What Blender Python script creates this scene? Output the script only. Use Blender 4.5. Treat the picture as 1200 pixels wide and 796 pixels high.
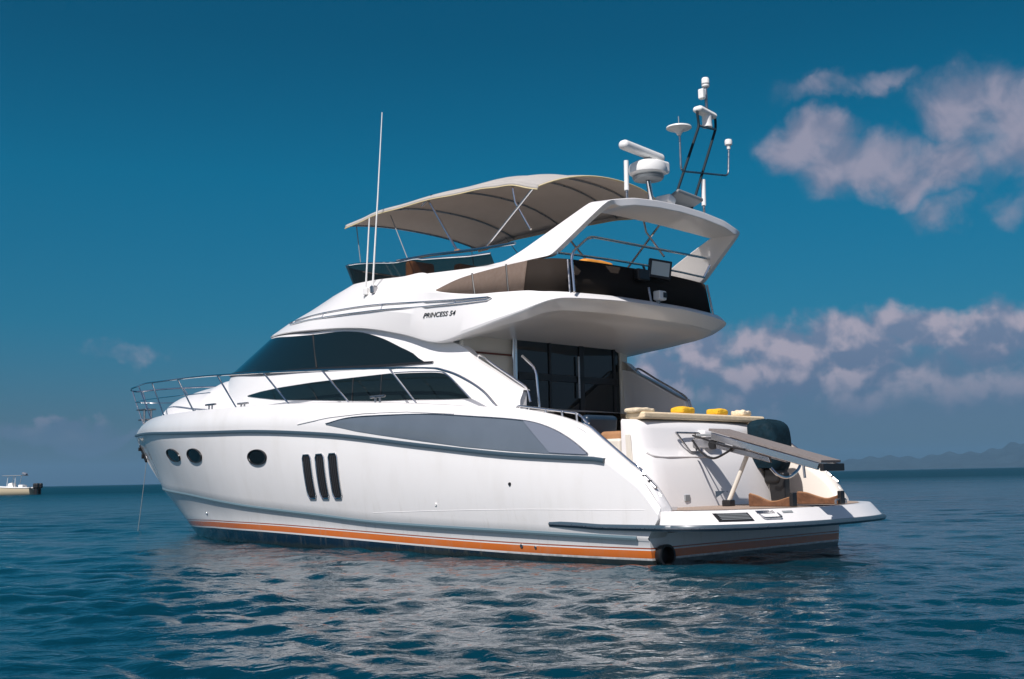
import bpy, bmesh, math, random
import numpy as np
from mathutils import Vector, Matrix
from mathutils.bvhtree import BVHTree

random.seed(7)
rng = np.random.default_rng(11)
for o in list(bpy.data.objects):
    bpy.data.objects.remove(o)
scene = bpy.context.scene
COL = scene.collection
R = math.radians

# ------------------------------------------------------------------ camera
YAW = R(45.4877)                                   # heading of the yacht
A = Vector((-math.sin(YAW), math.cos(YAW), 0))     # bow direction
B = Vector((-math.cos(YAW), -math.sin(YAW), 0))    # port direction
ORIGIN = Vector((2.935, 14.149, 0.0))              # transom, waterline, centreline
cam_data = bpy.data.cameras.new('camera')
cam = bpy.data.objects.new('camera', cam_data)
COL.objects.link(cam)
rt = Vector((0.99980993, 0.0023449, -0.01935476)); up = Vector((0.01949629, -0.12025131, 0.99255202))
fw = Vector((0, 0.99274071, 0.12027417))
m = Matrix.Identity(4)
for i in range(3):
    m[i][0], m[i][1], m[i][2] = rt[i], up[i], -fw[i]
m[0][3], m[1][3], m[2][3] = 0, 0, 0.9539
cam.matrix_world = m
cam_data.sensor_width = 36
cam_data.lens = 39.9
cam_data.clip_start = 0.1
cam_data.clip_end = 60000
scene.camera = cam

# ------------------------------------------------------------------ sun, sky, exposure
SUN_EL, SUN_AFT = R(49), R(18)      # height; how far aft of the port beam
sdir = (A * (-math.sin(SUN_AFT)) + B * math.cos(SUN_AFT)) * math.cos(SUN_EL) + Vector((0, 0, math.sin(SUN_EL)))
sun_data = bpy.data.lights.new('sun', 'SUN')
sun_data.energy = 4.9
sun_data.angle = R(0.53)
sun_data.color = (1.0, 0.945, 0.915)
sun = bpy.data.objects.new('sun', sun_data)
COL.objects.link(sun)
sun.rotation_euler = sdir.to_track_quat('Z', 'Y').to_euler()
sun.location = sdir * 40

scene.view_settings.view_transform = 'Standard'
scene.view_settings.look = 'None'
scene.view_settings.exposure = 0.12
scene.view_settings.gamma = 1.0
scene.view_settings.use_curve_mapping = False
scene.cycles.use_denoising = True
scene.cycles.max_bounces = 10
scene.cycles.transparent_max_bounces = 12
scene.cycles.volume_bounces = 0

world = bpy.data.worlds.new('World')
scene.world = world
world.use_nodes = True
wt = world.node_tree
bg = wt.nodes['Background']
bg.inputs[1].default_value = 0.1


class NG:
    """small helper to write node maths"""
    def __init__(s, t): s.t = t
    def n(s, typ, **kw):
        k = s.t.nodes.new(typ)
        for a, b in kw.items(): setattr(k, a, b)
        return k
    def link(s, a, b): s.t.links.new(a, b)
    def math(s, op, a, b=None, c=None, clamp=False):
        k = s.n('ShaderNodeMath', operation=op); k.use_clamp = clamp
        for i, v in enumerate((a, b, c)):
            if v is None: continue
            if isinstance(v, (int, float)): k.inputs[i].default_value = v
            else: s.link(v, k.inputs[i])
        return k.outputs[0]
    def vmath(s, op, a, b=None, out=0):
        k = s.n('ShaderNodeVectorMath', operation=op)
        for i, v in enumerate((a, b)):
            if v is None: continue
            if isinstance(v, (tuple, list)): k.inputs[i].default_value = v
            else: s.link(v, k.inputs[i])
        return k.outputs[out]
    def mapr(s, v, a, b, c=0.0, d=1.0, smooth=True):
        k = s.n('ShaderNodeMapRange'); k.interpolation_type = 'SMOOTHSTEP' if smooth else 'LINEAR'
        s.link(v, k.inputs[0])
        for i, x in enumerate((a, b, c, d)): k.inputs[i + 1].default_value = x
        return k.outputs[0]
    def mix(s, f, a, b, mode='MIX'):
        k = s.n('ShaderNodeMix', data_type='RGBA', blend_type=mode)
        for sock, v in ((k.inputs[0], f), (k.inputs[6], a), (k.inputs[7], b)):
            if isinstance(v, (int, float)): sock.default_value = v
            elif isinstance(v, tuple): sock.default_value = (*v, 1) if len(v) == 3 else v
            else: s.link(v, sock)
        return k.outputs[2]
    def noise(s, vec, scale, detail=4, rough=.55, dist=0.0, out=0):
        k = s.n('ShaderNodeTexNoise'); k.inputs['Scale'].default_value = scale
        k.inputs['Detail'].default_value = detail; k.inputs['Roughness'].default_value = rough
        k.inputs['Distortion'].default_value = dist
        if vec is not None: s.link(vec, k.inputs['Vector'])
        return k.outputs[out]
    def ramp(s, v, stops):
        k = s.n('ShaderNodeValToRGB'); e = k.color_ramp.elements
        while len(e) < len(stops): e.new(0.5)
        for i, (p, c) in enumerate(stops):
            e[i].position = p; e[i].color = (*c, 1)
        s.link(v, k.inputs[0]); return k.outputs[0]


g = NG(wt)
sky = g.n('ShaderNodeTexSky', sky_type='NISHITA')
sky.sun_disc = False
sky.sun_elevation = SUN_EL
sky.sun_rotation = math.atan2(sdir.x, sdir.y)
tc = g.n('ShaderNodeTexCoord')
sep = g.n('ShaderNodeSeparateXYZ'); g.link(tc.outputs['Generated'], sep.inputs[0])
elev = g.math('MULTIPLY', g.math('ARCSINE', sep.outputs[2]), 180 / math.pi)
azim = g.math('MULTIPLY', g.math('ARCTAN2', sep.outputs[0], sep.outputs[1]), 180 / math.pi)
e01 = g.math('DIVIDE', elev, 60.0, clamp=True)
# the polarised, deep teal sky of the photograph: the sky model filtered by height above the horizon
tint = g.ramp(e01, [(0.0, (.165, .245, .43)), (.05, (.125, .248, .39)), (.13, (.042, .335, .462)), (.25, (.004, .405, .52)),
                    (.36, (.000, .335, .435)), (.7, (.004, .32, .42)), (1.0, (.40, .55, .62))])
# unseen sky away from the view: tint made neutral for a less blue fill
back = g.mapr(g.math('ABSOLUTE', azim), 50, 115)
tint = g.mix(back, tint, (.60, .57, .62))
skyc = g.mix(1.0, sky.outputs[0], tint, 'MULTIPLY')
comb = g.n('ShaderNodeCombineXYZ'); g.link(azim, comb.inputs[0]); g.link(elev, comb.inputs[1])
warp = g.noise(comb.outputs[0], .22, 5, .6, out=1)
wv = g.vmath('SCALE', g.vmath('SUBTRACT', warp, (.5, .5, .5)))
wv.node.inputs[3].default_value = 4.2
pos = g.vmath('ADD', comb.outputs[0], wv)
# clouds: (azimuth, elevation, half width, half height, density) in degrees
CLOUDS_HIGH = [(15.4, 16.0, 3.4, 1.7, 1.0), (18.2, 14.8, 4.2, 2.0, 1.0), (20.6, 14.0, 3.6, 1.9, 1.0), (23.4, 16.6, 3.6, 2.6, 1.0), (25.6, 15.2, 4.0, 3.4, 1.0),
               (16.8, 18.4, 4.4, .9, .5), (21.2, 12.0, 2.2, 1.1, .66), (24.8, 12.2, 2.0, 1.2, .5), (31, 15, 5, 3, .9), (-40, 17, 9, 3, .6), (48, 21, 8, 3, .7)]
CLOUDS_LOW = [(7.6, 4.8, 3.0, 2.2, .9), (9.8, 6.0, 3.4, 1.9, .95), (13.0, 6.1, 3.4, 2.0, 1.0), (16.4, 5.6, 5.2, 2.4, 1.0), (19.4, 6.8, 3.0, 1.8, 1.0), (22.8, 6.0, 3.8, 2.4, 1.0),
              (15.5, 4.4, 12.0, 2.4, .80), (22, 3.8, 7, 1.6, .7), (26.5, 5.8, 5, 2.2, .95), (33, 5, 6, 2, .8), (-18.6, 6.2, 3.0, .8, .44), (-21.8, 2.6, 3.8, .8, 1.15), (-19.6, 2.2, 2.4, .5, 1.0), (-30, 4, 6, 1.2, .5)]


def cloud_field(lobes):
    acc = None
    for (a, e, w, h, d) in lobes:
        v = g.vmath('MULTIPLY', g.vmath('SUBTRACT', pos, (a, e, 0)), (1 / w, 1 / h, 0))
        l = g.mapr(g.vmath('LENGTH', v, out=1), 1.25, .15, 0, d)
        acc = l if acc is None else g.math('MAXIMUM', acc, l)
    return acc


fb = g.noise(comb.outputs[0], .36, 5, .49, .5)
fb2 = g.noise(comb.outputs[0], .50, 7, .50, .2)
lob_hi, lob_lo = cloud_field(CLOUDS_HIGH), cloud_field(CLOUDS_LOW)
dens_hi = g.mapr(g.math('ADD', lob_hi, g.math('MULTIPLY', g.math('SUBTRACT', fb, .5), 1.4)), .10, 1.02)
dens_lo = g.mapr(g.math('ADD', lob_lo, g.math('MULTIPLY', g.math('SUBTRACT', fb2, .5), 1.15)), .22, .86)
dens_hi = g.math('MULTIPLY', dens_hi, g.mapr(lob_hi, .02, .30))
dens_lo = g.math('MULTIPLY', dens_lo, g.mapr(lob_lo, .02, .25))
# lit from high behind the camera: cloud tops brighter than their bases
up_ = g.noise(g.vmath('ADD', comb.outputs[0], (-.25, .75, 0)), .50, 7, .50, .2)
shade_lo = g.mapr(g.math('SUBTRACT', fb2, up_), -.10, .16)
up_h = g.noise(g.vmath('ADD', comb.outputs[0], (-.3, .9, 0)), .36, 5, .49, .5)
shade_hi = g.mapr(g.math('SUBTRACT', fb, up_h), -.14, .16)
hi_col = g.mix(shade_hi, (1.75, 2.0, 2.95), (3.1, 2.95, 3.8))
lo_h = g.mapr(elev, 3.0, 7.4)
lo_base = g.mix(lo_h, (1.0, 1.5, 2.5), (1.55, 1.95, 3.0))
lo_col = g.mix(g.math('MULTIPLY', shade_lo, g.mapr(elev, 1.5, 5.6)), lo_base, (4.1, 3.6, 4.3))
dens_lo = g.math('MULTIPLY', dens_lo, g.mapr(elev, 1.0, 5.2, .45, 1))
veil = g.math('MULTIPLY', g.mapr(azim, 3, 13), g.math('MULTIPLY', g.mapr(elev, .3, 3.0), g.mapr(elev, 7.4, 4.4)))
skyc = g.mix(g.math('MULTIPLY', veil, .42), skyc, (1.05, 1.40, 2.45))
skyc = g.mix(g.math('MULTIPLY', dens_hi, .88), skyc, hi_col)
skyc = g.mix(g.math('MULTIPLY', dens_lo, .88), skyc, lo_col)
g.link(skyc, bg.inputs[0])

# ------------------------------------------------------------------ materials
MATS = {}


def mat(name, base, rough=.5, metal=0.0, spec=.5, coat=0.0, var=0.0, vscale=3.0, bump=0.0, bscale=40.0, alpha=1.0, coat_rough=.05):
    if name in MATS: return MATS[name]
    k = bpy.data.materials.new(name); k.use_nodes = True
    n = NG(k.node_tree); p = k.node_tree.nodes['Principled BSDF']
    p.inputs['Base Color'].default_value = (*base, 1)
    p.inputs['Roughness'].default_value = rough; p.inputs['Metallic'].default_value = metal
    p.inputs['Specular IOR Level'].default_value = spec; p.inputs['Coat Weight'].default_value = coat
    p.inputs['Coat Roughness'].default_value = coat_rough; p.inputs['Alpha'].default_value = alpha
    t = n.n('ShaderNodeTexCoord')
    if var:
        f = n.noise(t.outputs['Object'], vscale, 5, .6)
        c = n.mix(n.mapr(f, .3, .7), tuple(max(0, x * (1 - var)) for x in base), tuple(min(1, x * (1 + var)) for x in base))
        n.link(c, p.inputs['Base Color'])
        n.link(n.mapr(n.noise(t.outputs['Object'], vscale * 3, 4), .3, .7, max(0.02, rough * .8), min(1, rough * 1.25)), p.inputs['Roughness'])
    if bump:
        b = n.n('ShaderNodeBump'); b.inputs['Strength'].default_value = bump; b.inputs['Distance'].default_value = .02
        n.link(n.noise(t.outputs['Object'], bscale, 4), b.inputs['Height']); n.link(b.outputs[0], p.inputs['Normal'])
    MATS[name] = k
    return k


GEL = mat('white_gelcoat', (.80, .785, .775), .30, coat=.35)
CREAM = mat('cream_gelcoat', (.70, .66, .58), .4, var=.03, vscale=2)
NAVY = mat('navy_rubber', (.045, .075, .10), .35)
SPRAY = mat('grey_blue_strip', (.11, .17, .20), .4)
CHROME = mat('polished_steel', (.72, .72, .72), .13, metal=1)
DSTEEL = mat('dull_steel', (.42, .42, .43), .32, metal=1, var=.1, vscale=8)
GLASS = mat('dark_tinted_glass', (.006, .012, .014), .03, spec=.38)
PORTGLASS = mat('porthole_glass', (.004, .006, .007), .08, spec=.2)
DOORGLASS = mat('door_glass', (.006, .010, .012), .04, spec=.55)
BLACK = mat('black_plastic', (.012, .012, .013), .4)
DARKTUBE = mat('backlit_steel_tube', (.012, .024, .034), .65, spec=.2)  # back-lit darkness of the mast tubes put into the base colour
GREYWIN = mat('grey_reflective_panel', (.115, .14, .17), .12, spec=.7, coat=.5, var=.06, vscale=1.5)
SILVER = mat('silver_blue_panel', (.25, .275, .325), .2, metal=.35, coat=.5)
CANVAS = mat('taupe_canvas', (.135, .097, .075), .9, var=.08, vscale=6, bump=.25, bscale=90)
BIMINI = mat('grey_tan_awning_cloth', (.62, .60, .575), .9, spec=.1, var=.05, vscale=3, bump=.2, bscale=70)
_k = NG(BIMINI.node_tree); _t = _k.n('ShaderNodeBsdfTranslucent'); _t.inputs[0].default_value = (.50, .45, .405, 1)
_a = _k.n('ShaderNodeAddShader'); _o = BIMINI.node_tree.nodes['Material Output']
_m = _k.n('ShaderNodeMixShader'); _m.inputs[0].default_value = .40
_k.link(BIMINI.node_tree.nodes['Principled BSDF'].outputs[0], _m.inputs[1]); _k.link(_t.outputs[0], _m.inputs[2]); _k.link(_m.outputs[0], _o.inputs[0])
BIMINI.node_tree.nodes.remove(_a)
PIPING = mat('cream_piping', (.62, .52, .30), .8)
NAVYCLOTH = mat('dark_teal_cover_cloth', (.004, .018, .028), .8, spec=.15, var=.25, vscale=9, bump=.6, bscale=11)
NAVYSEAT = mat('navy_vinyl', (.012, .03, .055), .4, var=.1)
TANSEAT = mat('tan_cushion', (.33, .17, .08), .75, var=.12, vscale=7)
TEAKGREY = mat('weathered_teak', (.30, .23, .18), .7, var=.2, vscale=14, bump=.3, bscale=60)
YELLOW = mat('yellow_towel', (.75, .43, .02), .9, var=.1, vscale=25, bump=.6, bscale=60)
CREAMCLOTH = mat('cream_cushion_cloth', (.74, .60, .40), .85, var=.06, vscale=12, bump=.3, bscale=40)
CREAMTOWEL = mat('cream_towel', (.72, .60, .42), .9, var=.12, vscale=25, bump=.6, bscale=60)
BROWNPAD = mat('brown_chock_pad', (.135, .058, .026), .85, var=.25, vscale=9, bump=.3)
WHITEPL = mat('white_plastic', (.78, .78, .76), .4)
GREYPL = mat('grey_plastic', (.25, .27, .28), .5)
PLANKGREY = mat('grey_passerelle_tread', (.20, .175, .165), .7, var=.1, vscale=30)
ORANGE = mat('orange_cushion', (.62, .25, .03), .8)
REDBROWN = mat('red_brown_trim', (.15, .04, .025), .5)
LAMPGLASS = mat('floodlight_lens', (.45, .5, .48), .15, spec=.6, coat=.5)
DARKHOLE = mat('dark_opening', (.004, .004, .005), .8)

# smoked acrylic: partly see-through
SMOKE = bpy.data.materials.new('smoked_acrylic'); SMOKE.use_nodes = True
_n = NG(SMOKE.node_tree); _p = SMOKE.node_tree.nodes['Principled BSDF']
_p.inputs['Base Color'].default_value = (.018, .015, .013, 1); _p.inputs['Roughness'].default_value = .06
_tr = _n.n('ShaderNodeBsdfTransparent'); _tr.inputs[0].default_value = (.46, .36, .29, 1)
_mx = _n.n('ShaderNodeMixShader'); _mx.inputs[0].default_value = .55
_n.link(_tr.outputs[0], _mx.inputs[1]); _n.link(_p.outputs[0], _mx.inputs[2])
_n.link(_mx.outputs[0], SMOKE.node_tree.nodes['Material Output'].inputs[0])
DSMOKE = SMOKE.copy(); DSMOKE.name = 'dark_smoked_acrylic'
for k in DSMOKE.node_tree.nodes:
    if k.type == 'BSDF_PRINCIPLED': k.inputs['Base Color'].default_value = (.030, .024, .020, 1)
    if k.type == 'BSDF_PRINCIPLED': k.inputs['Roughness'].default_value = .75; k.inputs['Specular IOR Level'].default_value = .06
    if k.type == 'MIX_SHADER': k.inputs[0].default_value = .94
    if k.type == 'BSDF_TRANSPARENT': k.inputs[0].default_value = (.24, .20, .17, 1)

# hull paint: white topsides, boot stripes and dark antifouling (painted bands that follow the waterline)
HULL = bpy.data.materials.new('hull_paint'); HULL.use_nodes = True
n = NG(HULL.node_tree); p = HULL.node_tree.nodes['Principled BSDF']
t = n.n('ShaderNodeTexCoord'); s = n.n('ShaderNodeSeparateXYZ'); n.link(t.outputs['Object'], s.inputs[0])
lift = n.mapr(s.outputs[0], .6, 8.6, 0, .165)
bow = n.mapr(s.outputs[0], 10.0, 13.8, 0, -.07, smooth=False)
sz = n.math('SUBTRACT', n.math('SUBTRACT', s.outputs[2], lift), bow)
st = n.math('DIVIDE', n.math('ADD', sz, 1.0), 2.0, clamp=True)
rmp = n.n('ShaderNodeValToRGB'); rmp.color_ramp.interpolation = 'CONSTANT'
NAV = (.008, .022, .045); WH = (.78, .77, .76); OR = (.62, .155, .025); OR2 = (.34, .075, .03)
stops = [(-1, NAV), (.006, WH), (.024, OR), (.112, WH), (.128, OR2), (.148, WH)]
e = rmp.color_ramp.elements
while len(e) < len(stops): e.new(.5)
for i, (v, c) in enumerate(stops): e[i].position = (v + 1) / 2; e[i].color = (*c, 1)
n.link(st, rmp.inputs[0])
grime = n.noise(n.vmath('MULTIPLY', t.outputs['Object'], (1.2, 1.2, .35)), 2.2, 6, .62)
dirt = n.mix(n.mapr(grime, .45, .8, 0, .15), rmp.outputs[0], (.42, .38, .30))
streak = n.noise(n.vmath('MULTIPLY', t.outputs['Object'], (7, 7, .5)), 2.0, 4, .6)
dirt = n.mix(n.math('MULTIPLY', n.mapr(streak, .54, .74, 0, .17), n.mapr(s.outputs[2], 1.1, .2)), dirt, (.36, .32, .24))
scum = n.math('ADD', s.outputs[2], n.math('MULTIPLY', n.math('SUBTRACT', n.noise(n.vmath('MULTIPLY', t.outputs['Object'], (3, 3, 1)), 3.0, 6, .65), .5), .12))
dirt = n.mix(n.mapr(scum, .045, -.01, 0, .5), dirt, (.05, .05, .03))
n.link(dirt, p.inputs['Base Color']); p.inputs['Roughness'].default_value = .24
p.inputs['Coat Weight'].default_value = .6; p.inputs['Coat Roughness'].default_value = .05
bmp = n.n('ShaderNodeBump'); bmp.inputs['Strength'].default_value = .05; bmp.inputs['Distance'].default_value = .05
n.link(n.noise(t.outputs['Object'], 1.3, 2), bmp.inputs['Height']); n.link(bmp.outputs[0], p.inputs['Normal'])

# teak planking
TEAK = bpy.data.materials.new('teak_planking'); TEAK.use_nodes = True
n = NG(TEAK.node_tree); p = TEAK.node_tree.nodes['Principled BSDF']
t = n.n('ShaderNodeTexCoord'); s = n.n('ShaderNodeSeparateXYZ'); n.link(t.outputs['Object'], s.inputs[0])
fr = n.math('FRACT', n.math('MULTIPLY', s.outputs[1], 16))
seam = n.math('LESS_THAN', fr, .1)
wood = n.mix(n.noise(n.vmath('MULTIPLY', t.outputs['Object'], (1, 14, 1)), 3, 5), (.30, .22, .17), (.44, .34, .27))
n.link(n.mix(seam, wood, (.05, .045, .04)), p.inputs['Base Color']); p.inputs['Roughness'].default_value = .75


# ------------------------------------------------------------------ mesh helpers
def pchip(xs, ys):
    xs = np.array(xs, float); ys = np.array(ys, float)
    h = np.diff(xs); d = np.diff(ys) / h; mm = np.zeros_like(xs)
    for i in range(1, len(xs) - 1):
        if d[i - 1] * d[i] > 0:
            w1, w2 = 2 * h[i] + h[i - 1], h[i] + 2 * h[i - 1]
            mm[i] = (w1 + w2) / (w1 / d[i - 1] + w2 / d[i])
    mm[0], mm[-1] = d[0], d[-1]
    def f(x):
        x = np.clip(np.asarray(x, float), xs[0], xs[-1])
        i = np.clip(np.searchsorted(xs, x) - 1, 0, len(h) - 1)
        u = (x - xs[i]) / h[i]
        return ((1 + 2 * u) * (1 - u) ** 2 * ys[i] + u * (1 - u) ** 2 * h[i] * mm[i]
                + u * u * (3 - 2 * u) * ys[i + 1] + u * u * (u - 1) * h[i] * mm[i + 1])
    return f


def catmull(pts, sub=6, closed=False):
    P = [Vector(q) for q in pts]; out = []
    n_ = len(P)
    rngi = range(n_ if closed else n_ - 1)
    for i in rngi:
        p1, p2 = P[i], P[(i + 1) % n_]
        p0 = P[i - 1] if (i > 0 or closed) else p1 * 2 - p2
        p3 = P[(i + 2) % n_] if (i + 2 < n_ or closed) else p2 * 2 - p1
        for k in range(sub):
            u = k / sub
            out.append(.5 * ((2 * p1) + (p2 - p0) * u + (2 * p0 - 5 * p1 + 4 * p2 - p3) * u * u + (3 * p1 - p0 - 3 * p2 + p3) * u ** 3))
    if not closed: out.append(P[-1])
    return out


def round_path(pts, r=.08, seg=5):
    """polyline with its corners rounded"""
    P = [Vector(q) for q in pts]; out = [P[0]]
    for i in range(1, len(P) - 1):
        a, b, c = P[i - 1], P[i], P[i + 1]
        k = min(r, (a - b).length * .45, (c - b).length * .45)
        s0, s1 = b + (a - b).normalized() * k, b + (c - b).normalized() * k
        for j in range(seg + 1):
            u = j / seg
            out.append(s0 * (1 - u) ** 2 + b * 2 * u * (1 - u) + s1 * u * u)
    out.append(P[-1]); return out


class MB:
    def __init__(s): s.v = []; s.f = []
    def grid(s, rows, cu=False, cv=False):
        b = len(s.v); nr, nc = len(rows), len(rows[0])
        for r in rows: s.v += [tuple(q) for q in r]
        for i in range(nr if cv else nr - 1):
            for j in range(nc if cu else nc - 1):
                i2, j2 = (i + 1) % nr, (j + 1) % nc
                s.f.append((b + i * nc + j, b + i * nc + j2, b + i2 * nc + j2, b + i2 * nc + j))
        return s
    def poly(s, pts):
        b = len(s.v); s.v += [tuple(q) for q in pts]; s.f.append(tuple(range(b, b + len(pts)))); return s
    def tube(s, pts, r, seg=8, cap=True, r2=None):
        P = [Vector(q) for q in pts]; rows = []
        nrm = None
        for i, q in enumerate(P):
            d = (P[min(i + 1, len(P) - 1)] - P[max(i - 1, 0)]).normalized()
            if nrm is None:
                nrm = d.orthogonal().normalized()
            nrm = (nrm - d * nrm.dot(d)).normalized(); bn = d.cross(nrm)
            rr = r if r2 is None else r + (r2 - r) * i / (len(P) - 1)
            rows.append([q + (nrm * math.cos(2 * math.pi * k / seg) + bn * math.sin(2 * math.pi * k / seg)) * rr for k in range(seg)])
        b = len(s.v)
        s.grid(rows, cu=True)
        if cap:
            s.f.append(tuple(range(b + seg - 1, b - 1, -1))); e_ = b + (len(P) - 1) * seg
            s.f.append(tuple(range(e_, e_ + seg)))
        return s
    def sweep(s, pts, prof, upv=(0, 0, 1), cap=True):
        """profile [(out, up)] swept along a path; out is to the right of travel"""
        P = [Vector(q) for q in pts]; rows = []; U = Vector(upv)
        for i, q in enumerate(P):
            d = (P[min(i + 1, len(P) - 1)] - P[max(i - 1, 0)]).normalized()
            o_ = d.cross(U).normalized(); u_ = o_.cross(d)
            rows.append([q + o_ * a + u_ * c for a, c in prof])
        b = len(s.v); k = len(prof)
        s.grid(rows, cu=True)
        if cap:
            s.f.append(tuple(range(b + k - 1, b - 1, -1))); e_ = b + (len(P) - 1) * k
            s.f.append(tuple(range(e_, e_ + k)))
        return s
    def box(s, c, size, rot=None):
        b = len(s.v); rot = rot or Matrix.Identity(3)
        for dx in (-.5, .5):
            for dy in (-.5, .5):
                for dz in (-.5, .5):
                    s.v.append(tuple(Vector(c) + rot @ Vector((dx * size[0], dy * size[1], dz * size[2]))))
        for q in ((0, 1, 3, 2), (4, 6, 7, 5), (0, 4, 5, 1), (2, 3, 7, 6), (0, 2, 6, 4), (1, 5, 7, 3)):
            s.f.append(tuple(b + i for i in q))
        return s
    def lathe(s, c, prof, seg=24, axis=(0, 0, 1)):
        ax = Vector(axis).normalized(); u_ = ax.orthogonal().normalized(); w_ = ax.cross(u_)
        rows = [[Vector(c) + ax * z + (u_ * math.cos(2 * math.pi * k / seg) + w_ * math.sin(2 * math.pi * k / seg)) * r for k in range(seg)] for r, z in prof]
        b = len(s.v); s.grid(rows, cu=True)
        s.f.append(tuple(range(b + seg - 1, b - 1, -1))); e_ = b + (len(prof) - 1) * seg
        s.f.append(tuple(range(e_, e_ + seg))); return s
    def prism(s, pts, ext):
        """closed outline extruded by a vector"""
        b = len(s.v); k = len(pts); ev = Vector(ext)
        s.v += [tuple(q) for q in pts] + [tuple(Vector(q) + ev) for q in pts]
        s.f.append(tuple(range(b + k - 1, b - 1, -1))); s.f.append(tuple(range(b + k, b + 2 * k)))
        for i in range(k):
            j = (i + 1) % k; s.f.append((b + i, b + j, b + k + j, b + k + i))
        return s
    def build(s, name, mt, parent=None, origin=(0, 0, 0), bevel=0.0, bseg=2, smooth=True, angle=38, solid=0.0, sub=0, weld=True, merge=1e-4):
        me = bpy.data.meshes.new(name)
        ov = Vector(origin)
        me.from_pydata([tuple(Vector(q) - ov) for q in s.v], [], s.f)
        bm = bmesh.new(); bm.from_mesh(me)
        if weld: bmesh.ops.remove_doubles(bm, verts=bm.verts, dist=merge)
        bmesh.ops.dissolve_degenerate(bm, dist=1e-5, edges=bm.edges)
        bmesh.ops.recalc_face_normals(bm, faces=bm.faces)
        bm.to_mesh(me); bm.free()
        o = bpy.data.objects.new(name, me); COL.objects.link(o)
        me.materials.append(mt)
        if smooth:
            me.polygons.foreach_set('use_smooth', [True] * len(me.polygons)); me.set_sharp_from_angle(angle=R(angle))
        if solid:
            k = o.modifiers.new('solid', 'SOLIDIFY'); k.thickness = solid; k.offset = 0
        if bevel:
            k = o.modifiers.new('bevel', 'BEVEL'); k.width = bevel; k.segments = bseg; k.limit_method = 'ANGLE'; k.angle_limit = R(35); k.harden_normals = True
        if sub:
            k = o.modifiers.new('sub', 'SUBSURF'); k.levels = sub; k.render_levels = sub
        if parent: o.parent = parent
        return o


def mir(pts): return [(q[0], -q[1], q[2]) for q in pts]


ROOTROT = math.pi / 2 + YAW


def boat2world(q): return ORIGIN + A * q[0] + B * q[1] + Vector((0, 0, q[2]))


def thing(name, label, cat, loc=(0, 0, 0), group=None, world=False, rotz=None):
    o = bpy.data.objects.new(name, None); COL.objects.link(o); o.empty_display_size = .2
    o.location = Vector(loc) if world else boat2world(loc)
    o.rotation_euler = (0, 0, ROOTROT if rotz is None else rotz)
    o['label'] = label; o['category'] = cat
    if group: o['group'] = group
    return o


def tagged(o, label, cat, group=None):
    o['label'] = label; o['category'] = cat
    if group: o['group'] = group
    return o


def place(o, loc):
    """a single-mesh thing whose vertices were given in boat coordinates"""
    o.location = boat2world(loc); o.rotation_euler = (0, 0, ROOTROT); return o


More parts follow.
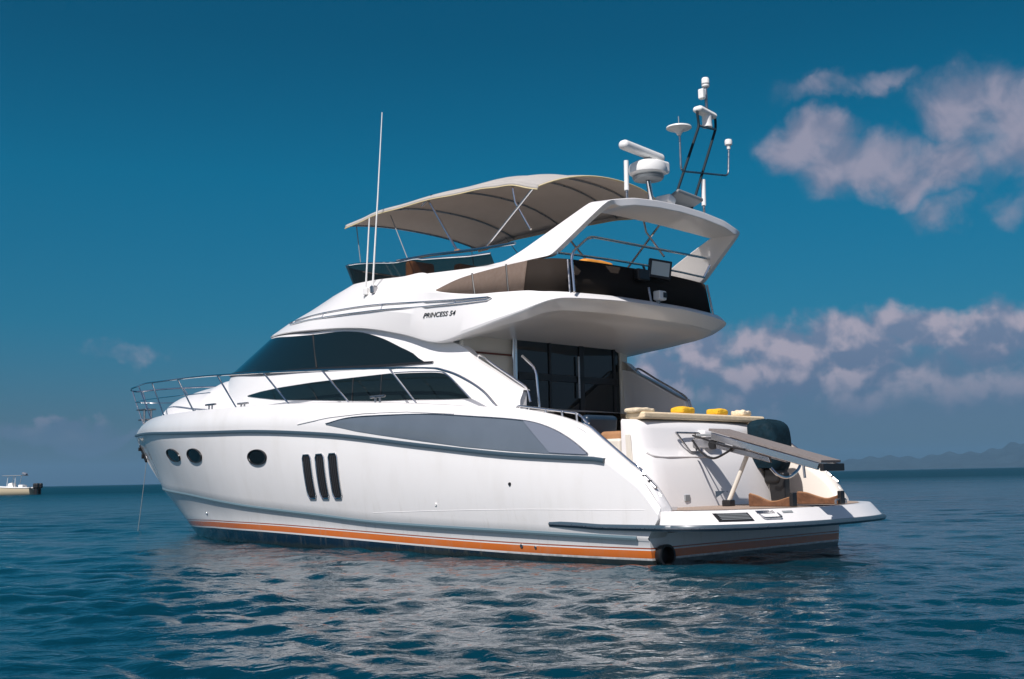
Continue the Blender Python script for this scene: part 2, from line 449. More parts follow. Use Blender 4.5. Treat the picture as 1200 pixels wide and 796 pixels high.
# ------------------------------------------------------------------ the sea
def build_sea():
    r = [0.0, .6]
    while r[-1] < 9000:
        k = .0052 if r[-1] < 40 else (.015 if r[-1] < 400 else .05)
        r.append(r[-1] * (1 + k) if r[-1] > 1.5 else r[-1] + .1)
    r = np.array(r[1:])
    th = np.concatenate([np.linspace(-46, 46, 520), np.linspace(48, 312, 90)[1:-1]]) * math.pi / 180
    RR, TH = np.meshgrid(r, th, indexing='ij')
    X = RR * np.sin(TH); Y = RR * np.cos(TH) - 1.0
    spacing = RR * .0058
    Z = np.zeros_like(X); DX = np.zeros_like(X); DY = np.zeros_like(X)
    wind = math.atan2(-1.0, -.12)
    for i in range(110):
        lam = .13 * (2.6 / .13) ** ((i + rng.random()) / 110)
        ang = wind + rng.normal(0, .54)
        kk = 2 * math.pi / lam
        amp = .0030 * lam ** .38 * (1.0 if lam < .8 else (.8 / lam) ** .25)
        ph = rng.random() * 6.283
        att = np.clip((lam / spacing - 2.2) / 3.0, 0, 1)
        a_ = kk * (math.cos(ang) * X + math.sin(ang) * Y) + ph
        Z += amp * att * np.sin(a_)
        DX -= 1.0 * amp * att * math.cos(ang) * np.cos(a_) * -1
        DY -= 1.0 * amp * att * math.sin(ang) * np.cos(a_) * -1
    # gusty patches: ripples come and go
    gust = .80 + .30 * np.sin(.21 * X + .33 * Y + 1.3) * np.sin(.17 * X - .12 * Y + .4) + .26 * np.sin(.9 * X + .55 * Y + .7 * np.sin(.5 * Y)) * np.sin(.45 * X - 1.15 * Y + 2.0)
    Z *= gust
    V = np.stack([X - DX * gust, Y - DY * gust, Z - .045], -1).reshape(-1, 3)
    nr, nc = X.shape
    i, j = np.meshgrid(np.arange(nr - 1), np.arange(nc), indexing='ij')
    j2 = (j + 1) % nc
    F = np.stack([i * nc + j, (i + 1) * nc + j, (i + 1) * nc + j2, i * nc + j2], -1).reshape(-1, 4)
    # close the hole under the camera
    V = np.vstack([V, [[0, -1.0, -.045]]]); ci = len(V) - 1
    me = bpy.data.meshes.new('sea')
    tri = np.stack([np.full(nc, ci), np.arange(nc), (np.arange(nc) + 1) % nc], -1)
    loops = np.concatenate([F.ravel(), tri.ravel()]).astype(np.int32)
    starts = np.concatenate([np.arange(len(F)) * 4, len(F) * 4 + np.arange(nc) * 3]).astype(np.int32)
    totals = np.concatenate([np.full(len(F), 4), np.full(nc, 3)]).astype(np.int32)
    me.vertices.add(len(V)); me.vertices.foreach_set('co', V.astype(np.float32).ravel())
    me.loops.add(len(loops)); me.loops.foreach_set('vertex_index', loops)
    me.polygons.add(len(starts)); me.polygons.foreach_set('loop_start', starts); me.polygons.foreach_set('loop_total', totals)
    me.update(calc_edges=True); me.validate()
    me.polygons.foreach_set('use_smooth', [True] * len(me.polygons))
    o = bpy.data.objects.new('sea', me); COL.objects.link(o); o['kind'] = 'structure'
    k = bpy.data.materials.new('sea_water'); k.use_nodes = True
    n = NG(k.node_tree); p = k.node_tree.nodes['Principled BSDF']
    geo = n.n('ShaderNodeNewGeometry')
    big = n.noise(geo.outputs['Position'], .06, 4, .6)
    c = n.mix(n.mapr(big, .35, .65), (.0007, .023, .038), (.0013, .036, .056))
    n.link(c, p.inputs['Base Color'])
    p.inputs['IOR'].default_value = 1.333
    p.inputs['Specular Tint'].default_value = (1, 1, 1, 1)
    b = n.n('ShaderNodeBump'); b.inputs['Strength'].default_value = .8; b.inputs['Distance'].default_value = .03
    v = n.vmath('MULTIPLY', geo.outputs['Position'], (1.0, 2.3, 1.0))
    dist = n.vmath('LENGTH', geo.outputs['Position'], out=1)
    v2 = n.vmath('MULTIPLY', geo.outputs['Position'], (1.0, 1.25, 1.0))
    r1 = n.math('SUBTRACT', 1.0, n.math('ABSOLUTE', n.math('SUBTRACT', n.math('MULTIPLY', n.noise(v2, 4.6, 3, .5, .5), 2.0), 1.0)))
    r2 = n.noise(v, 12.0, 3, .6, .4)
    h1 = n.math('ADD', n.math('MULTIPLY', r1, .42), n.math('MULTIPLY', r2, .10)); h2 = n.noise(v, 1.1, 4, .55, .3); h3 = n.noise(v, .16, 4, .6)
    h = n.math('ADD', h1, n.math('MULTIPLY', h2, n.mapr(dist, 10, 45, .2, 3.2)))
    h = n.math('ADD', h, n.math('MULTIPLY', h3, n.mapr(dist, 60, 300, 0, 14)))
    n.link(n.mapr(dist, 12, 160, .03, .42, smooth=False), p.inputs['Roughness'])
    n.link(n.mapr(dist, 12, 130, .75, .20, smooth=False), p.inputs['Specular IOR Level'])
    n.link(h, b.inputs['Height']); n.link(b.outputs[0], p.inputs['Normal'])
    me.materials.append(k)
    return o


build_sea()


# ------------------------------------------------------------------ far hills
def build_hills():
    D = 6500
    pk = [(8, 0), (11, 15), (13.2, 40), (14.6, 62), (15.6, 52), (17, 66), (18.5, 72), (19.5, 62), (20.6, 82), (21.8, 80), (22.6, 92), (23.4, 118), (24.3, 134), (25.3, 128),
          (26.5, 140), (28, 125), (30, 90), (33, 70), (36, 40), (40, 0)]
    f = pchip([q[0] for q in pk], [q[1] for q in pk])
    az = np.linspace(8, 40, 170); rows = []
    jit = np.cumsum(rng.normal(0, 1, 170)) * .35; jit -= np.linspace(jit[0], jit[-1], 170)
    for d, s_ in ((-900, 0), (-600, .35), (-250, .78), (0, 1.0), (300, .8), (800, 0)):
        row = []
        for i, a in enumerate(az):
            hgt = max(0, float(f(a)) + jit[i] * (1 if f(a) > 8 else 0)) * s_ * (1 + .1 * math.sin(a * 7 + d))
            rr = D + d + 120 * math.sin(a * 1.7)
            row.append((rr * math.sin(R(a)), rr * math.cos(R(a)), hgt - .4))
        rows.append(row)
    k = mat('forested_hillside', (.02, .035, .045), .9, var=.35, vscale=.01)
    o = MB().grid(rows).build('hills', k, angle=180); o['kind'] = 'structure'
    return o


build_hills()

# ------------------------------------------------------------------ haze
HAZE = True
if HAZE:
    hz = MB().box((0, 0, 84), (19500, 19500, 172)).build('haze', bpy.data.materials.new('haze_air'), smooth=False)
    hm = hz.data.materials[0]; hm.use_nodes = True
    nt = hm.node_tree; nt.nodes.remove(nt.nodes['Principled BSDF'])
    pv = nt.nodes.new('ShaderNodeVolumePrincipled'); pv.inputs['Color'].default_value = (.30, .62, .92, 1)
    pv.inputs['Density'].default_value = .00011; pv.inputs['Anisotropy'].default_value = .2
    nt.links.new(pv.outputs[0], nt.nodes['Material Output'].inputs['Volume'])
    hz['kind'] = 'stuff'

# ------------------------------------------------------------------ the yacht: hull
yacht = thing('motor_yacht', 'white flybridge motor yacht with orange waterline stripe, anchored on the open sea', 'yacht')

Br = pchip([-1, 0, 2, 4, 6, 7, 8, 9, 10, 11, 12, 13, 14, 15, 15.5, 15.9], [2.12, 2.15, 2.27, 2.32, 2.33, 2.32, 2.27, 2.18, 2.04, 1.84, 1.58, 1.25, .85, .42, .2, 0])
Bc = pchip([-1, 0, 4, 6, 8, 9, 10, 11, 12, 13, 14, 14.62], [2.1, 2.12, 2.18, 2.15, 2.03, 1.9, 1.7, 1.45, 1.15, .8, .35, 0])
Bw = pchip([-1, 0, 4, 6, 7, 8, 9, 10, 11, 12, 12.7, 13.25], [2.03, 2.05, 2.1, 2.07, 2.0, 1.9, 1.72, 1.48, 1.15, .72, .32, 0])
zE = pchip([-.16, .03, .31, .69, .93, 1.55, 2.4, 3.85, 5.33, 6.86, 8.49, 10.3, 13, 14.6, 15.5], [.59, .85, 1.05, 1.33, 1.50, 1.69, 1.82, 1.96, 2.06, 2.13, 2.17, 2.21, 2.25, 2.25, 2.18])
_zr = pchip([.5, 1.9, 3.45, 5.66, 7.8, 9.1, 11, 13, 15.9], [1.13, 1.22, 1.38, 1.62, 1.75, 1.79, 1.86, 1.94, 2.02])
def zR(x): return np.minimum(_zr(x), zE(x) - .10)
zC = pchip([0, 1.8, 4.7, 6.2, 8.2, 9.6, 11.1, 13, 14.62], [.25, .29, .37, .46, .57, .66, .75, .82, .88])
BE = pchip([-.16, 2, 4, 6, 8, 9, 10, 11, 12, 13, 14, 14.8, 15.2, 15.5], [2.08, 2.16, 2.21, 2.22, 2.16, 2.07, 1.92, 1.71, 1.45, 1.12, .72, .36, .17, 0])

NT = 110
us = np.linspace(0, 1, NT)
TT = 1 - (1 - us) ** 1.7


def row(x0, xe, fy, fz, dy=0.0, dz=0.0):
    x = x0 + (xe - x0) * TT
    y = np.maximum(fy(x) + dy * np.minimum(1, (xe - x) / 1.2), 0)
    z = fz(x) + dz
    return np.stack([x, y, z], -1)


rowK = row(0, 12.4, lambda x: 0 * x + .02, lambda x: -.75 + .25 * np.clip((x - 8) / 4.4, 0, 1) ** 2)
rowB = row(0, 12.75, lambda x: Bw(np.minimum(x + .5, 13.25)) * .86, lambda x: 0 * x - .38)
rowW = row(0, 13.25, Bw, lambda x: 0 * x)
rowCi = row(0, 14.58, Bc, zC, -.03, -.03)
rowC = row(0, 14.62, Bc, zC)
rowR = row(-.16, 15.9, Br, zR, -.012, -.02)
rowR2 = row(-.16, 15.9, Br, zR, -.012, .02)
rowE = row(-.16, 15.5, BE, zE)
hrows = [rowE, None, rowR2, rowR]
hull_rows = [rowE]
for u in (.3, .6, .85):          # rolled topside above the rubbing strake
    q = rowE * (1 - u) + rowR2 * u
    q[:, 1] += .045 * 4 * u * (1 - u) * np.minimum(1, (1 - us) * 6) * np.clip((us - .03) / .12, 0, 1)
    hull_rows.append(q)
hull_rows += [rowR2, rowR]
for u in (.12, .25, .38, .5, .62, .75, .88):
    q = rowR * (1 - u) + rowC * u
    flare = np.interp(us, [0, .06, .25, .55, .8, .93, 1], [0, .04, .05, .01, -.06, -.035, 0])
    q[:, 1] = np.maximum(q[:, 1] * .5, q[:, 1] + flare * 4 * u * (1 - u))
    q[:, 0] += .09 * 4 * u * (1 - u) * np.clip((us - .6) / .4, 0, 1)
    hull_rows.append(q)
hull_rows += [rowC, rowCi, rowCi * .5 + rowW * .5, rowW, rowB, rowK]
HB = MB()
HB.grid(hull_rows)
HB.grid([r_ * np.array([1, -1, 1]) for r_ in hull_rows])
# keel closure and transom
HB.grid([rowK, rowK * np.array([1, -1, 1])])
tr = [r_[0] for r_ in hull_rows[-6:]]
tr[0] = np.array([0, 2.12, .30])
HB.poly([tuple(q) for q in tr] + [(q[0], -q[1], q[2]) for q in reversed(tr)])
edge_ = [r_[0] for r_ in hull_rows[:14]]      # close the aft end of the topside
for sg in (1, -1):
    HB.grid([[(q[0], sg * q[1], q[2]) for q in edge_], [(q[0] + .004, sg * (q[1] - .32), q[2]) for q in edge_]])
hull = HB.build('hull', HULL, yacht, angle=42)
HBVH = BVHTree.FromPolygons([Vector(q) for q in HB.v], HB.f)


def drape_pt(bvh, x, z, off, frm=6.0):
    for k in range(60):            # step inwards when the point lies just off the surface
        dz = .006 * ((k + 1) // 2) * (1 if k % 2 else -1)
        h = bvh.ray_cast(Vector((x, frm, z + dz)), Vector((0, -1, 0)))
        if h[0] is not None and h[0].y > 0: break
    if k > 4: print('DRAPE', round(x, 3), round(z, 3), k)
    h = list(h); h[0] = Vector((h[0].x, h[0].y, z))
    nn = h[1] if h[1].y > 0 else -h[1]
    return h[0] + nn * off, nn


def drape(bvh, outline_fn, nu, nv, off, depth=.03):
    """panel laid on a surface: outline_fn(u, v) -> (x, z); has a rim that sinks into the surface"""
    rows = []; nrm = []
    for j in range(nv + 1):
        rr, nr_ = [], []
        for i in range(nu + 1):
            x, z = outline_fn(i / nu, j / nv)
            q, nn = drape_pt(bvh, x, z, off)
            rr.append(q); nr_.append(nn)
        rows.append(rr); nrm.append(nr_)
    mb = MB(); mb.grid(rows)
    edge = [(0, i) for i in range(nu + 1)] + [(j, nu) for j in range(1, nv + 1)] + [(nv, i) for i in range(nu - 1, -1, -1)] + [(j, 0) for j in range(nv - 1, 0, -1)]
    mb.grid([[rows[j][i] for j, i in edge], [rows[j][i] - nrm[j][i] * depth for j, i in edge]], cu=True)
    return mb


def strip(top, bot):
    """outline from a top and a bottom polyline, both [(x, z)] read from aft to forward"""
    def arc(P):
        P = np.array(P, float); d = np.r_[0, np.cumsum(np.hypot(*np.diff(P, axis=0).T))]; return P, d / d[-1]
    (a, da), (b, db) = arc(top), arc(bot)
    def f(u, v):
        t_ = (np.interp(u, da, a[:, 0]), np.interp(u, da, a[:, 1])); b_ = (np.interp(u, db, b[:, 0]), np.interp(u, db, b[:, 1]))
        return b_[0] + (t_[0] - b_[0]) * v, b_[1] + (t_[1] - b_[1]) * v
    return f


# rubbing strake and spray strip (both sides)
xs = np.concatenate([np.linspace(.54, 12, 70), np.linspace(12.2, 15.88, 40)])
prof = [(-.02, -.028), (.022, -.024), (.03, 0), (.022, .024), (-.02, .028)]
for sg in (1, -1):
    path = [(x, sg * float(Br(x)), float(zR(x))) for x in xs]
    pr = prof if sg > 0 else prof
    if sg > 0: path = path[::-1]      # outboard to the right of travel (going aft on port)
    MB().sweep(path, pr if True else 0).build('rub_rail', NAVY, yacht)
xs2 = np.concatenate([np.linspace(.15, 11, 60), np.linspace(11.2, 14.58, 40)])
for sg in (1, -1):
    path = [(x, sg * float(Bc(x)), float(zC(x))) for x in xs2]
    if sg > 0: path = path[::-1]
    MB().sweep(path, [(-.02, -.026), (.010, -.024), (.018, -.002), (.010, .022), (-.02, .026)]).build('spray_strip', SPRAY, yacht)

# portholes: two small forward, one amidships
for (x, z, w, h) in ((11.22, 1.47, .46, .125), (9.95, 1.43, .37, .13), (7.53, 1.34, .30, .125)):
    q, nn = drape_pt(HBVH, x, z, 0)
    tx = (Vector((1, 0, 0)) - nn * nn.x).normalized(); tz = nn.cross(tx)
    if tz.z < 0: tz = -tz
    def oval(r_, d):
        out = []
        for a in np.linspace(0, 2 * math.pi, 33)[:-1]:
            k_ = q + tx * (w * r_ * math.cos(a)) + tz * (h * r_ * math.sin(a))
            out.append(drape_pt(HBVH, k_.x, k_.z, d)[0])
        return out
    ph = MB().grid([oval(.0, .010), oval(.55, .010), oval(.88, .010)], cu=True).build('porthole', PORTGLASS, yacht, angle=180)
    MB().grid([oval(.86, .008), oval(.89, .024), oval(.97, .026), oval(1.0, -.01)], cu=True).build('rim', BLACK, ph, angle=60)

# three upright engine-room vents
for ctop, cbot in ((6.13, 6.10), (5.80, 5.77), (5.48, 5.455)):
    def f(u, v, ctop=ctop, cbot=cbot):
        c_ = cbot + (ctop - cbot) * v; z = .70 + (1.34 - .70) * v
        rnd = 1 - .28 * (max(0, abs(v - .5) - .44) / .06) ** 2
        return c_ - .105 * rnd + .21 * rnd * u, z
    vt = drape(HBVH, f, 4, 16, .008).build('hull_vent', BLACK, yacht, smooth=False)
    fr_out = [(0, v / 12) for v in range(13)] + [(u / 4, 1) for u in range(1, 5)] + [(1, 1 - v / 12) for v in range(1, 13)] + [(1 - u / 4, 0) for u in range(1, 4)]
    loop = [drape_pt(HBVH, *f(u, v), .012)[0] for u, v in fr_out]
    mb = MB(); L_ = len(loop)
    mb.tube(loop + [loop[0], loop[1]], .010, 6, cap=False); mb.build('frame', CHROME, vt)
    for kx in (.3, .5, .7):
        pts = [drape_pt(HBVH, *f(kx, v), .012)[0] for v in np.linspace(.06, .94, 9)]
        MB().tube(pts, .006, 5).build('louvre', mat('charcoal_plastic', (.03, .03, .032), .5), vt)

# long grey window panel in the topside, with its lighter curved end and recess above
wtop = [(.78, 1.20), (1.02, 1.36), (1.30, 1.50), (1.62, 1.60), (2.0, 1.66), (2.6, 1.72), (3.4, 1.79), (4.3, 1.825), (5.1, 1.83), (5.63, 1.77)]
wbot = [(.78, 1.185), (1.4, 1.225), (2.0, 1.275), (2.75, 1.35), (3.6, 1.46), (4.4, 1.565), (5.0, 1.65), (5.63, 1.76)]
hw = drape(HBVH, strip(wtop, wbot), 60, 6, .010).build('topside_window', GREYWIN, yacht)
stop_ = [(.80, 1.205), (1.02, 1.362), (1.30, 1.502), (1.55, 1.585), (1.80, 1.632)]
sbot = [(.80, 1.192), (.95, 1.203), (1.10, 1.213), (1.22, 1.222), (1.34, 1.232)]
drape(HBVH, strip(stop_, sbot), 20, 6, .018).build('silver_end_panel', SILVER, hw)
trim = [drape_pt(HBVH, x, z, .012)[0] for x, z in wtop]
MB().tube(catmull(trim, 5), .009, 6).build('window_trim', DSTEEL, hw)
brow_t = [(3.0, 1.80), (3.9, 1.88), (4.8, 1.91), (5.6, 1.89), (6.35, 1.80)]
brow_b = [(3.0, 1.775), (3.9, 1.85), (4.8, 1.875), (5.6, 1.855), (6.35, 1.79)]
drape(HBVH, strip(brow_t, brow_b), 30, 2, .012, .03).build('topside_moulding', GEL, yacht, angle=60)
kn = [drape_pt(HBVH, x, z, -.002)[0] for x, z in zip(np.linspace(-.14, 4.7, 30), pchip([-.14, 1.5, 3, 4.7], [.565, .565, .545, .50])(np.linspace(-.14, 4.7, 30)))]
MB().tube(kn, .005, 6).build('knuckle_line', GEL, yacht)
# small skin fittings
for (x, z, r_, mt) in ((1.98, .87, .022, BLACK), (10.2, .42, .03, CHROME), (1.95, .12, .025, DSTEEL), (1.72, .11, .018, DSTEEL), (3.35, .62, .02, WHITEPL)):
    q, nn = drape_pt(HBVH, x, z, .0)
    MB().lathe(q, [(r_ * .5, .012), (r_ * .9, .012), (r_, .004), (r_, -.02)][::-1], 14, nn).build('drain_outlet', mt, yacht)

# ------------------------------------------------------------------ deck, cockpit, bulwark tops
def toe(x0, x1, k, prof_):
    X_ = np.concatenate([np.linspace(x0, 12, k), np.linspace(12.1, x1, 25)])
    return [[(x, max(0, float(BE(x)) + dy * min(1, (15.5 - x) / .8)), float(zE(x)) + dz) for x in X_] for dy, dz in prof_]
for sg in (1, -1):
    rws = toe(2.3, 15.48, 60, [(0, 0), (-.05, .012), (-.10, .004), (-.115, -.06)])
    MB().grid(rws if sg > 0 else [mir(r_) for r_ in rws]).build('bulwark_cap', GEL, yacht, angle=60)
xd = np.linspace(2.25, 15.45, 60)
rows = []
for v in np.linspace(-1, 1, 17):
    rows.append([(x, v * max(.0, float(BE(x)) - .10), float(zE(x)) - .05 + .06 * (1 - v * v)) for x in xd])
MB().grid(rows).build('side_deck', GEL, yacht)
# cockpit coamings: rolled top and inner face
for sg in (1, -1):
    X_ = np.linspace(-.16, 2.36, 40)
    rws = [[(x, float(BE(x)) + dy, max(.5, float(zE(x)) + dz) if dz > -1 else .48) for x in X_] for dy, dz in ((-.012, -.05), (-.002, .0), (-.022, .022), (-.06, .033), (-.14, .03), (-.20, -.01), (-.23, -.1), (-.25, -9))]
    mbc = MB().grid(rws if sg > 0 else [mir(r_) for r_ in rws])
    mbc.poly([r_[0] if sg > 0 else mir(r_)[0] for r_ in rws] + [(-.16, sg * (float(BE(-.16)) + .01), .48)])
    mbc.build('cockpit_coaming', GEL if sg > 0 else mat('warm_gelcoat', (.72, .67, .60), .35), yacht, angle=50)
MB().box((2.1, 0, 1.0), (2.6, 3.7, .06)).build('cockpit_floor', TEAK, yacht, smooth=False)

# boarding platform
bot_half = [(.9, 2.06), (.3, 2.07), (-.10, 2.08), (-.165, 2.122), (-.21, 2.128), (-.34, 2.115), (-.52, 2.04), (-.70, 1.88), (-.87, 1.62), (-1.02, 1.32), (-1.14, .8), (-1.18, .35), (-1.19, 0)]
top_half = [(.9, 2.02), (.3, 2.03), (-.10, 2.04), (-.165, 2.078), (-.20, 2.078), (-.31, 2.06), (-.45, 1.97), (-.61, 1.79), (-.76, 1.54), (-.90, 1.25), (-1.01, .76), (-1.05, .33), (-1.06, 0)]
def full(half): return [Vector((*q, 0)) for q in half] + [Vector((q[0], -q[1], 0)) for q in reversed(half[:-1])]
bo = catmull(full(bot_half), 5); to = catmull(full(top_half), 5)
rows = [[(q.x, q.y, .355) for q in bo], [(q.x, q.y, .385) for q in bo],
        [(b_.x * .15 + t_.x * .85, b_.y * .15 + t_.y * .85, .525) for b_, t_ in zip(bo, to)], [(t_.x, t_.y, .545) for t_ in to]]
inner = [(max(t_.x + .05, -9) if t_.x < .85 else t_.x, t_.y * .965, .548) for t_ in to]
rows.append(inner)
pb = MB().grid(rows)
pb.grid([inner, [(q[0], 0, .546) for q in inner]])
pb.grid([[(q.x, q.y, .355) for q in bo], [(q.x, 0, .355) for q in bo]])
plat = pb.build('boarding_platform', GEL, yacht, angle=35)
tk = [(q[0] + (.05 if q[0] < .8 else 0), q[1] * .95, .553) for q in inner]
MB().grid([tk, [(q[0], 0, .553) for q in tk]]).build('teak_deck', TEAK, plat, smooth=False)
strk = [(1.42, 2.15, .395), (1.0, 2.155, .385)] + [(q.x, math.copysign(max(abs(q.y), 2.15), q.y) if q.x > -.3 else q.y, .368) for q in bo if q.x < .7] + [(1.0, -2.155, .385), (1.42, -2.15, .395)]
MB().sweep(strk, [(-.03, -.036), (.022, -.032), (.036, -.01), (.036, .012), (.022, .034), (-.03, .036)][::-1]).build('platform_fender', NAVY, plat)
MB().sweep(strk, [(.030, -.006), (.042, -.006), (.042, .006), (.030, .006)][::-1]).build('fender_insert', DSTEEL, plat)


def plat_face(yv, u):
    """point on the sloping aft face; u 0 top, 1 bottom"""
    def at(P):
        ys = [q.y for q in P]; xs_ = [q.x for q in P]
        i = [k for k in range(len(P) - 1) if P[k].x < .2 and (P[k].y - yv) * (P[k + 1].y - yv) <= 0][0]
        w = (yv - ys[i]) / (ys[i + 1] - ys[i] + 1e-9); return xs_[i] + (xs_[i + 1] - xs_[i]) * w
    xt, xb = at(to), at(bo)
    return Vector((xt + (xb - xt) * u - .006, yv, .535 + (.385 - .535) * u))


def face_panel(y0, y1, u0, u1, off=.008, nseg=6):
    f0 = [plat_face(y, u0) + Vector((-off, 0, off * .6)) for y in np.linspace(y0, y1, nseg)]
    f1 = [plat_face(y, u1) + Vector((-off, 0, off * .6)) for y in np.linspace(y0, y1, nseg)]
    b0 = [q + Vector((.04, 0, -.02)) for q in f0]; b1 = [q + Vector((.04, 0, 0)) for q in f1]
    return MB().grid([b0, f0, f1, b1])
face_panel(1.80, 1.44, .12, .70).build('vent_grille', BLACK, plat, smooth=False)
for k in range(5):
    u = .2 + .1 * k
    MB().tube([plat_face(1.77, u) + Vector((-.016, 0, .01)), plat_face(1.47, u) + Vector((-.016, 0, .01))], .005, 5).build('grille_slat', GREYPL, plat)
face_panel(1.34, 1.10, .02, .22).build('folding_step', DSTEEL, plat, smooth=False)
MB().tube(round_path([plat_face(1.32, .2), plat_face(1.32, .5) + Vector((-.03, 0, 0)), plat_face(1.06, .5) + Vector((-.03, 0, 0)), plat_face(1.06, .2)], .03), .009, 6).build('step_handle', DSTEEL, plat)
face_panel(.98, .82, .10, .24).build('maker_plate', GREYPL, plat, smooth=False)
for yv in (-.45,):
    MB().tube(round_path([(-.92, yv + .09, .56), (-.92, yv + .09, .61), (-.92, yv - .16, .61), (-.92, yv - .16, .56)], .03), .014, 6).build('deck_cleat', DSTEEL, plat)
# exhaust
ex = MB().lathe((-.02, 1.90, .06), [(.115, .0), (.125, .06), (.125, .09), (.10, .09), (.095, -.05), (.0, -.05)], 28, (-1, .12, 0)).build('exhaust_outlet', BLACK, yacht)

# transom locker ("garage") between the two stair passages
def sect(x, z): return (x, z)
gp = [(.42, .53), (.44, .75), (.50, 1.02), (.56, 1.16), (.60, 1.22), (.635, 1.28), (.68, 1.50), (.72, 1.58), (.80, 1.625), (.90, 1.63), (.945, 1.60), (.95, 1.0)]
ysv = [1.36, 1.345, 1.30, 1.22, 1.08, .9, .5, 0, -.5, -.9, -1.08, -1.22, -1.30, -1.345, -1.36]
inset = [.20, .12, .065, .03, .01, 0, -.03, -.04, -.03, 0, .01, .03, .065, .12, .20]
rows = [[(min(x + i_, .945) if x < .945 else x, y, z - (.02 * (abs(y) > 1.35) if z > 1.3 else 0)) for x, z in gp] for y, i_ in zip(ysv, inset)]
gar = MB().grid(rows)
gar.grid([rows[0], [(.95, 1.36, q[2]) for q in rows[0]]]); gar.grid([rows[-1], [(.95, -1.36, q[2]) for q in rows[-1]]])
garage = gar.build('transom_locker', GEL, yacht, angle=40)
MB().prism([(.84, 1.362, .62), (.74, 1.362, .62), (.80, 1.362, 1.44), (.88, 1.362, 1.44)], (0, .012, 0)).build('side_recess', CREAM, garage, bevel=.008)
# raised moulding that frames the upper recess
MB().tube(catmull([(.64, 1.27, 1.22), (.595, 1.21, 1.18), (.578, 1.12, 1.165), (.565, 1.0, 1.16), (.556, .9, 1.16), (.526, .3, 1.16), (.522, .1, 1.16)], 6), .016, 8).build('moulded_edge', GEL, garage)
lad = MB()
lp = round_path([(.60, .72, 1.46), (.60, .22, 1.46), (.545, .28, 1.22), (.55, .50, 1.22), (.60, .72, 1.46)], .03)
lad.tube(lp, .013, 8); lad.build('swim_ladder_frame', DSTEEL, garage)
MB().tube([(.585, .34, 1.465), (.575, .34, 1.10)], .008, 6).build('ladder_strap', BLACK, garage)
MB().box((.47, .62, 1.28), (.02, .001, .001))
MB().prism([(.405, .84, .62), (.405, .74, .62), (.405, .74, .70), (.405, .84, .70)], (.03, 0, 0)).build('shower_hatch', GREYPL, garage, bevel=.006)
MB().prism([(.392, .22, .57), (.392, -.06, .57), (.398, -.06, .73), (.398, .22, .73)], (.03, 0, 0)).build('steel_mount_plate', DSTEEL, garage, bevel=.004)
MB().prism([(.50, .20, 1.28), (.50, -.10, 1.28), (.55, -.10, 1.50), (.55, .20, 1.50)], (.14, 0, 0)).build('passerelle_socket', GEL, garage, bevel=.03)

# starboard and port aft wing chrome: cleats and coaming rails
for sg in (1, -1):
    rail = [(x, sg * (float(BE(x)) - .10), float(zE(x)) + .055) for x in np.linspace(.96, .16, 14)]
    rail = [(rail[0][0] + .03, rail[0][1], rail[0][2] - .05)] + rail + [(rail[-1][0] - .01, rail[-1][1], rail[-1][2] - .07)]
    MB().tube(rail, .017, 8).build('coaming_rail', CHROME, yacht)
    cl = MB().tube([(.17, sg * 2.02, .99), (-.06, sg * 2.02, .80)], .022, 8).build('stern_cleat', DSTEEL, yacht)
    for xx, zz in ((.11, .93), (.03, .87)):
        MB().tube([(xx, sg * 2.02, zz - .07), (xx, sg * 2.02, zz + .02)], .03, 8).build('cleat_post', BLACK, cl)
    MB().tube([(.22, sg * 1.99, 1.07), (-.10, sg * 1.99, .71)], .007, 6).build('fairlead_rod', CHROME, cl)

# ------------------------------------------------------------------ deckhouse
Dl = lambda W, x0, xf, n_=2.2, m_=1.5: (lambda x: W * np.maximum(0, 1 - np.clip((np.asarray(x, float) - x0) / (xf - x0), 0, 1) ** n_) ** (1 / m_))
D_low, D_sill, D_brow = Dl(1.86, 5, 12.2), Dl(1.80, 5, 11.6), Dl(1.70, 4.4, 10.3)
z_sill = pchip([2.17, 2.35, 2.75, 3.14, 3.3, 3.86, 5.15, 6.81, 8.53, 9.98, 11.6], [2.02, 2.11, 2.32, 2.49, 2.51, 2.545, 2.59, 2.68, 2.77, 2.90, 3.02])
z_brow = pchip([2.17, 2.35, 2.75, 3.12, 3.22, 3.4, 3.6, 4.33, 5.17, 6.04, 7.4, 8.2, 9, 10.3], [2.05, 2.14, 2.36, 2.555, 2.66, 2.74, 2.82, 3.01, 3.16, 3.26, 3.34, 3.40, 3.46, 3.56])
z_gt = pchip([3.84, 3.88, 3.98, 4.47, 5.03, 5.60, 6.12, 7.04, 7.9, 8.74, 10.3], [2.55, 2.57, 2.64, 2.83, 3.02, 3.155, 3.22, 3.275, 3.345, 3.43, 3.55])
ND = 90
ud = np.linspace(0, 1, ND); sd = 1 - (1 - ud) ** 2.0
def drow(fy, xf, fz): x = 2.17 + (xf - 2.17) * sd; return np.stack([x, fy(x), fz(x)], -1)
r_foot = drow(Dl(1.88, 5, 12.4), 12.4, lambda x: zE(x) - .06)
r_low = drow(D_low, 12.2, lambda x: zE(x) + .03)
r_sill = drow(D_sill, 11.6, z_sill)
r_brow = drow(D_brow, 10.3, z_brow)
wb = np.clip((r_brow[:, 0] - 2.9) / .9, 0, 1); r_brow[:, 1] = r_brow[:, 1] * wb + 1.79 * (1 - wb)
mid = r_low * .5 + r_sill * .5; mid[:, 1] *= 1.012
r_top = r_brow * np.array([1, .93, 1]) + np.array([0, 0, .05]) * np.clip((r_brow[:, :1] - 3.2) / .6, 0, 1)
dk = [r_foot, r_low, mid, r_sill, r_brow, r_top]
DB = MB(); DB.grid(dk); DB.grid([q * np.array([1, -1, 1]) for q in dk])
kk_ = [i for i in range(ND) if r_top[i][0] > 3.42]
DB.grid([r_top[kk_], r_top[kk_] * np.array([1, -1, 1])])
